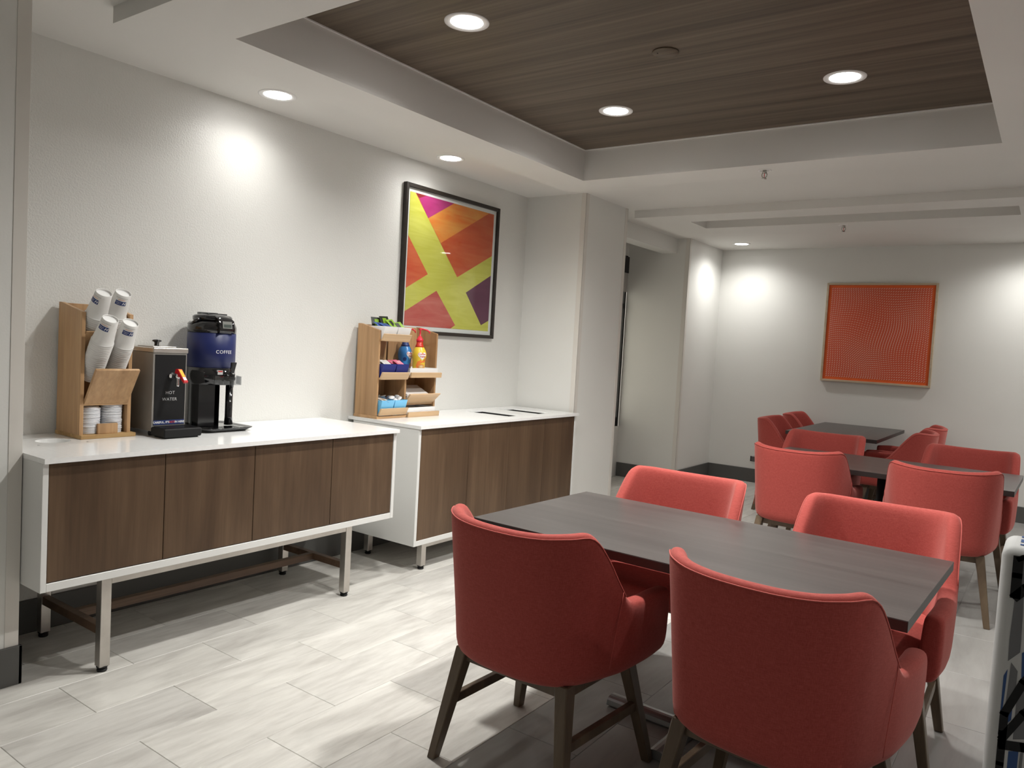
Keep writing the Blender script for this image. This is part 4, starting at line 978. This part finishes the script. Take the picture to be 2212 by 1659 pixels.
# right half of the plan from back centre to arm front: (x, y, top z, lean)
HALF = [(0, -0.270, 0.855, 0.040), (0.085, -0.265, 0.856, 0.040), (0.160, -0.246, 0.860, 0.040), (0.216, -0.210, 0.866, 0.038), (0.252, -0.156, 0.863, 0.034),
        (0.275, -0.090, 0.790, 0.026), (0.292, -0.025, 0.698, 0.018), (0.305, 0.035, 0.628, 0.014), (0.311, 0.12, 0.616, 0.010), (0.311, 0.21, 0.616, 0.008), (0.303, 0.305, 0.608, 0.006)]
hp = cr_spline(HALF, 4)
PLAN = [(-x, y, z, l) for x, y, z, l in reversed(hp[1:])]+hp
def chair_proto():
    t = thing('dining_chair', 'x', 'chair')
    b = MB(); rows = []; npl = len(PLAN); ZB = 0.372; edge = []
    for i, (x, y, zt, lean) in enumerate(PLAN):
        a, c = PLAN[max(i-1, 0)], PLAN[min(i+1, npl-1)]
        tx, ty = c[0]-a[0], c[1]-a[1]; L_ = math.hypot(tx, ty); nx, ny = ty/L_, -tx/L_     # outward
        if nx*x+ny*(y-0.05) < 0: nx, ny = -nx, -ny
        ss = min(1.0, max(0, (abs(i-npl//2)-26)/4.0))
        arm = 1.0 if zt < 0.68 else 0.0
        th = 0.052+0.014*max(0, min(1, (0.72-zt)/0.08))
        off = lambda z: lean*max(-0.4, (z-0.47)/0.39)
        k = [(-0.075, ZB+0.004), (-0.038, ZB), (-0.014, ZB+0.014), (-0.002, ZB+0.045), (off(0.47), 0.47), (off(0.56), min(0.56, zt-0.07)), (off(zt-0.05), zt-0.045), (off(zt)-0.002, zt-0.018), (off(zt)-0.010, zt-0.004), (off(zt)-th*0.5, zt), (off(zt)-th+0.010, zt-0.005), (off(zt)-th, zt-0.022), (off(zt)*0.8-th-0.002, zt-0.06), (-th-0.004, 0.55 if zt > 0.62 else 0.5), (-th-0.006, 0.42), (-0.075, ZB+0.03)]
        rows.append([(x+nx*o, y+ny*o, z) for o, z in k]); edge.append((x+nx*(off(zt)-0.0035), y+ny*(off(zt)-0.0035), zt-0.0135))
    # rounded arm fronts: two shrinking rings beyond each end
    def endrings(r, fwd):
        cx_ = sum(p[0] for p in r)/len(r); cz_ = sum(p[2] for p in r)/len(r); out = []
        for d, s in ((0.010, 0.93), (0.018, 0.75), (0.022, 0.45)): out.append([(cx_+(p[0]-cx_)*s, p[1]+fwd*d, cz_+(p[2]-cz_)*(1-(1-s)*0.28)) for p in r])
        return out
    e0, e1 = endrings(rows[0], 1), endrings(rows[-1], 1)
    rows = list(reversed(e0))+rows+e1
    V = b.grid(rows, False, True); b._face(list(reversed(V[0])), True); b._face(V[-1], True)
    sh = b.build('shell', 'coral', t)
    sub = sh.modifiers.new('smooth', 'SUBSURF'); sub.levels = 1; sub.render_levels = 1
    b = MB(); lo, hi = npl//2-26, npl//2+27
    b.tube(edge[lo:hi], 0.0022, 6)
    for s in (lo+1, hi-2):
        x, y, zt, lean = PLAN[s]; a, c = PLAN[s-1], PLAN[s+1]; L_ = math.hypot(c[0]-a[0], c[1]-a[1]); nx, ny = (c[1]-a[1])/L_, -(c[0]-a[0])/L_
        if nx*x < 0: nx, ny = -nx, -ny
        off = lambda z: lean*max(-0.4, (z-0.47)/0.39)
        yy = lambda z: -0.055*(zt-z)/0.28
        b.tube([(x+nx*(o+0.0008), y+yy(z), z) for o, z in ((off(zt)-0.0025, zt-0.016), (off(zt-0.05), zt-0.045), (off(0.56), 0.56), (off(0.47), 0.47), (-0.001, ZB+0.055))], 0.0012, 6)
    b.build('piping', 'piping', t)
    # seat cushion
    b = MB(); rows = []
    for z, ins in ((0.385, 0.02), (0.395, 0.004), (0.43, 0.0), (0.452, 0.004), (0.463, 0.018), (0.470, 0.06), (0.473, 0.12)):
        rows.append([Vector((p.x, p.y, z)) for p in rrect(0.240-ins, 0.275-ins, 0.05, 0, 0, 0.065)])
    V = b.grid(rows, False, True); b._face(list(reversed(V[0]))); b._face(V[-1], True); b.build('seat', 'coral', t)
    # timber frame: four tapered splayed legs, aprons and two side stretchers
    tops = {(sx, sy): (sx*0.205, 0.195 if sy > 0 else -0.165) for sx in (-1, 1) for sy in (-1, 1)}
    feet = {(sx, sy): (sx*(0.284 if sy > 0 else 0.262), 0.262 if sy > 0 else -0.240) for sx in (-1, 1) for sy in (-1, 1)}
    for k in tops:
        a, f = tops[k], feet[k]
        b = MB(); b.frustum((f[0], f[1], 0.0), (0.0155, 0.0165), (a[0], a[1], 0.385), (0.023, 0.026), 0.003, 1); b.build('leg', 'legwood', t)
    at = lambda k, z: tuple(feet[k][i]+(tops[k][i]-feet[k][i])*z/0.385 for i in (0, 1))
    for s in (-1, 1):
        p, q = at((s, -1), 0.20), at((s, 1), 0.20); b = MB()
        b.quadbox([(p[0]-0.011, p[1], 0.182), (p[0]+0.011, p[1], 0.182), (q[0]+0.011, q[1], 0.182), (q[0]-0.011, q[1], 0.182), (p[0]-0.011, p[1], 0.215), (p[0]+0.011, p[1], 0.215), (q[0]+0.011, q[1], 0.215), (q[0]-0.011, q[1], 0.215)], 0.002, 1)
        b.build('stretcher', 'legwood', t)
    b = MB()
    b.box(-0.20, 0.20, -0.178, -0.154, 0.338, 0.386, 0.002, 1); b.box(-0.20, 0.20, 0.180, 0.204, 0.338, 0.386, 0.002, 1)
    b.box(-0.217, -0.195, -0.16, 0.19, 0.338, 0.386, 0.002, 1); b.box(0.195, 0.217, -0.16, 0.19, 0.338, 0.386, 0.002, 1)
    b.build('apron', 'legwood', t)
    return t
CHAIRS = [(-1.350, 2.165, -0.05, 'red armchair, back to the camera, left of two at the nearest table'),
          (-0.570, 2.190, -0.10, 'red armchair, back to the camera, right of two at the nearest table'),
          (-1.352, 3.15, PI-0.02, 'red armchair facing the camera across the nearest table, left of two'),
          (-0.532, 3.150, PI-0.01, 'red armchair facing the camera across the nearest table, right of two'),
          (-1.3, 5.185, -0.03, 'red armchair, back to the camera, left of two at the second table'),
          (-0.495, 5.12, 0.12, 'red armchair, back to the camera, right of two at the second table'),
          (-1.42, 6.08, PI-0.02, 'red armchair facing the camera across the second table, left of two'),
          (-0.45, 6.09, PI-0.05, 'red armchair facing the camera across the second table, right of two'),
          (-1.98, 7.36, -PI/2+0.05, 'red armchair at the left side of the far table, nearer of two'),
          (-2.00, 8.24, -PI/2+0.05, 'red armchair at the left side of the far table, by the wall'),
          (-1.08, 7.38, PI/2, 'red armchair at the right side of the far table, nearer of two'),
          (-1.09, 8.1, PI/2, 'red armchair at the right side of the far table, by the wall')]
c0 = chair_proto(); GR = 'coral upholstered armchairs around the dark tables'
for i, (x, y, rz, lb) in enumerate(CHAIRS):
    if i == 0: c0.location = (x, y, 0); c0.rotation_euler = (0, 0, rz); c0['label'] = lb; c0['group'] = GR
    else: dup(c0, (x, y, 0), rz, lb, GR)

# ------------------------------------------------------------------ patterned lounge chair at the right edge
BX, BY = -0.064, 1.86
bq = thing('lounge_chair', 'upholstered lounge chair in white, grey and blue stripes with black strokes, at the right edge', 'chair', (BX, BY, 0))
M['pat'] = mat('striped_upholstery', (0.5, 0.5, 0.5), 0.85)
BS(M['pat']).inputs['Base Color'].default_value = (0.50, 0.50, 0.49, 1)
M['pat_grey'] = mat('grey_weave', (0.15, 0.15, 0.155), 0.85); M['pat_blue'] = mat('blue_weave', (0.03, 0.07, 0.19), 0.85)
def soft(name, x0, x1, y0, y1, z0, z1, r, mm='pat'):
    b = MB(); b.box(x0, x1, y0, y1, z0, z1, r, 5); return b.build(name, mm, bq)
bk = soft('backrest', 0.0, 0.74, 0.0, 0.16, 0.10, 1.062, 0.022)
for x in (0.0, 0.62): soft('armrest', x+0.004, x+0.116, 0.16, 0.66, 0.10, 0.62, 0.03)
soft('seat', 0.118, 0.618, 0.16, 0.66, 0.16, 0.44, 0.04)
for x in (0.06, 0.68):
    for y in (0.06, 0.6): MB().frustum((x, y, 0), (0.014, 0.014), (x, y, 0.105), (0.022, 0.022), 0.002, 1).build('leg', 'legwood', bq)
# grey and blue patches and black brush strokes printed on the back panel, measured on its front plane
def bpt(px, py):
    d = fw + rt*((px-1106)/F_PX) - up*((py-829.5)/F_PX); k = BY/d.y
    return d.x*k-BX, CAM_H+d.z*k
S_ = lambda a, c: bpt(2100+a/5.93, 1120+c/5.93)
T_ = lambda a, c: bpt(2100+a/5.94, 1380+c/5.94)
def patch_(name, m, pts, y=-0.0006):
    b = MB(); b.poly([(max(0.023, x), y, min(z, 1.038)) for x, z in pts]); o = b.build(name, m, bk, norm=False)
    if o.data.polygons[0].normal.y > 0: o.data.flip_normals()
for q in ([(0.03, 0.03), (0.30, 0.05), (0.30, 0.075), (0.03, 0.045)], [(0.03, 0.065), (0.30, 0.11), (0.30, 0.135), (0.03, 0.10)], [(0.03, 0.12), (0.2, 0.138), (0.03, 0.138)]):
    b = MB(); b.poly([(x, y, 0.9625+0.1004) for x, y in q]); b.build('blue_streak', 'pat_blue', bk, norm=False)
patch_('grey_patch', 'pat_grey', [S_(560, 520), S_(1100, 540), S_(1100, 860), S_(600, 870), S_(550, 840)])
patch_('grey_patch', 'pat_grey', [S_(545, 1030), S_(660, 1000), S_(650, 1250), S_(620, 1659), T_(615, 175), T_(458, 285), T_(478, 0)])
patch_('grey_patch', 'pat_grey', [T_(500, 300), T_(585, 415), T_(565, 600), T_(400, 1150), T_(375, 1150), T_(440, 740)])
patch_('blue_patch', 'pat_blue', [T_(382, 465), T_(456, 385), T_(425, 640), T_(350, 1180), T_(318, 1180), T_(335, 850)])
patch_('blue_patch', 'pat_blue', [T_(640, 180), T_(900, 90), T_(900, 520), T_(630, 520)])
patch_('blue_patch', 'pat_blue', [T_(475, 850), T_(530, 780), T_(500, 1040), T_(440, 1090)])
patch_('grey_patch', 'pat_grey', [T_(575, 700), T_(1000, 500), T_(1000, 1290), T_(520, 1290)])
patch_('blue_patch', 'pat_blue', [T_(465, 1440), T_(595, 1440), T_(560, 1800), T_(430, 1800)])
patch_('grey_patch', 'pat_grey', [T_(335, 1440), T_(390, 1440), T_(350, 1800), T_(290, 1800)])
patch_('grey_patch', 'pat_grey', [T_(615, 1460), T_(655, 1460), T_(620, 1800), T_(575, 1800)])
def stroke(pts, wdt):
    for (x0, z0), (x1, z1) in zip(pts, pts[1:]):
        x0 = max(0.03, x0); x1 = max(0.03, x1)
        d = Vector((x1-x0, 0, z1-z0)).normalized(); n = Vector((-d.z, 0, d.x))*wdt/2; e = d*wdt*0.3
        A, B_ = Vector((x0, -0.0012, z0))-e, Vector((x1, -0.0012, z1))+e
        b = MB(); b.poly([A-n, B_-n, B_+n, A+n]); o = b.build('printed_stroke', 'blackmatte', bk, norm=False)
        if o.data.polygons[0].normal.y > 0: o.data.flip_normals()
stroke([S_(510, 500), S_(520, 720), S_(500, 980)], 0.018)
stroke([S_(480, 990), S_(700, 890), S_(900, 830)], 0.018)
stroke([T_(310, 1190), T_(345, 940), T_(660, 560), T_(900, 330)], 0.015)
stroke([T_(330, 1260), T_(660, 960), T_(900, 800)], 0.015)
stroke([T_(330, 1340), T_(660, 1395), T_(900, 1430)], 0.020)
stroke([T_(310, 1180), T_(310, 1340), T_(230, 1560), T_(160, 1800)], 0.014)
stroke([S_(440, 495), S_(660, 500), S_(900, 515)], 0.010)
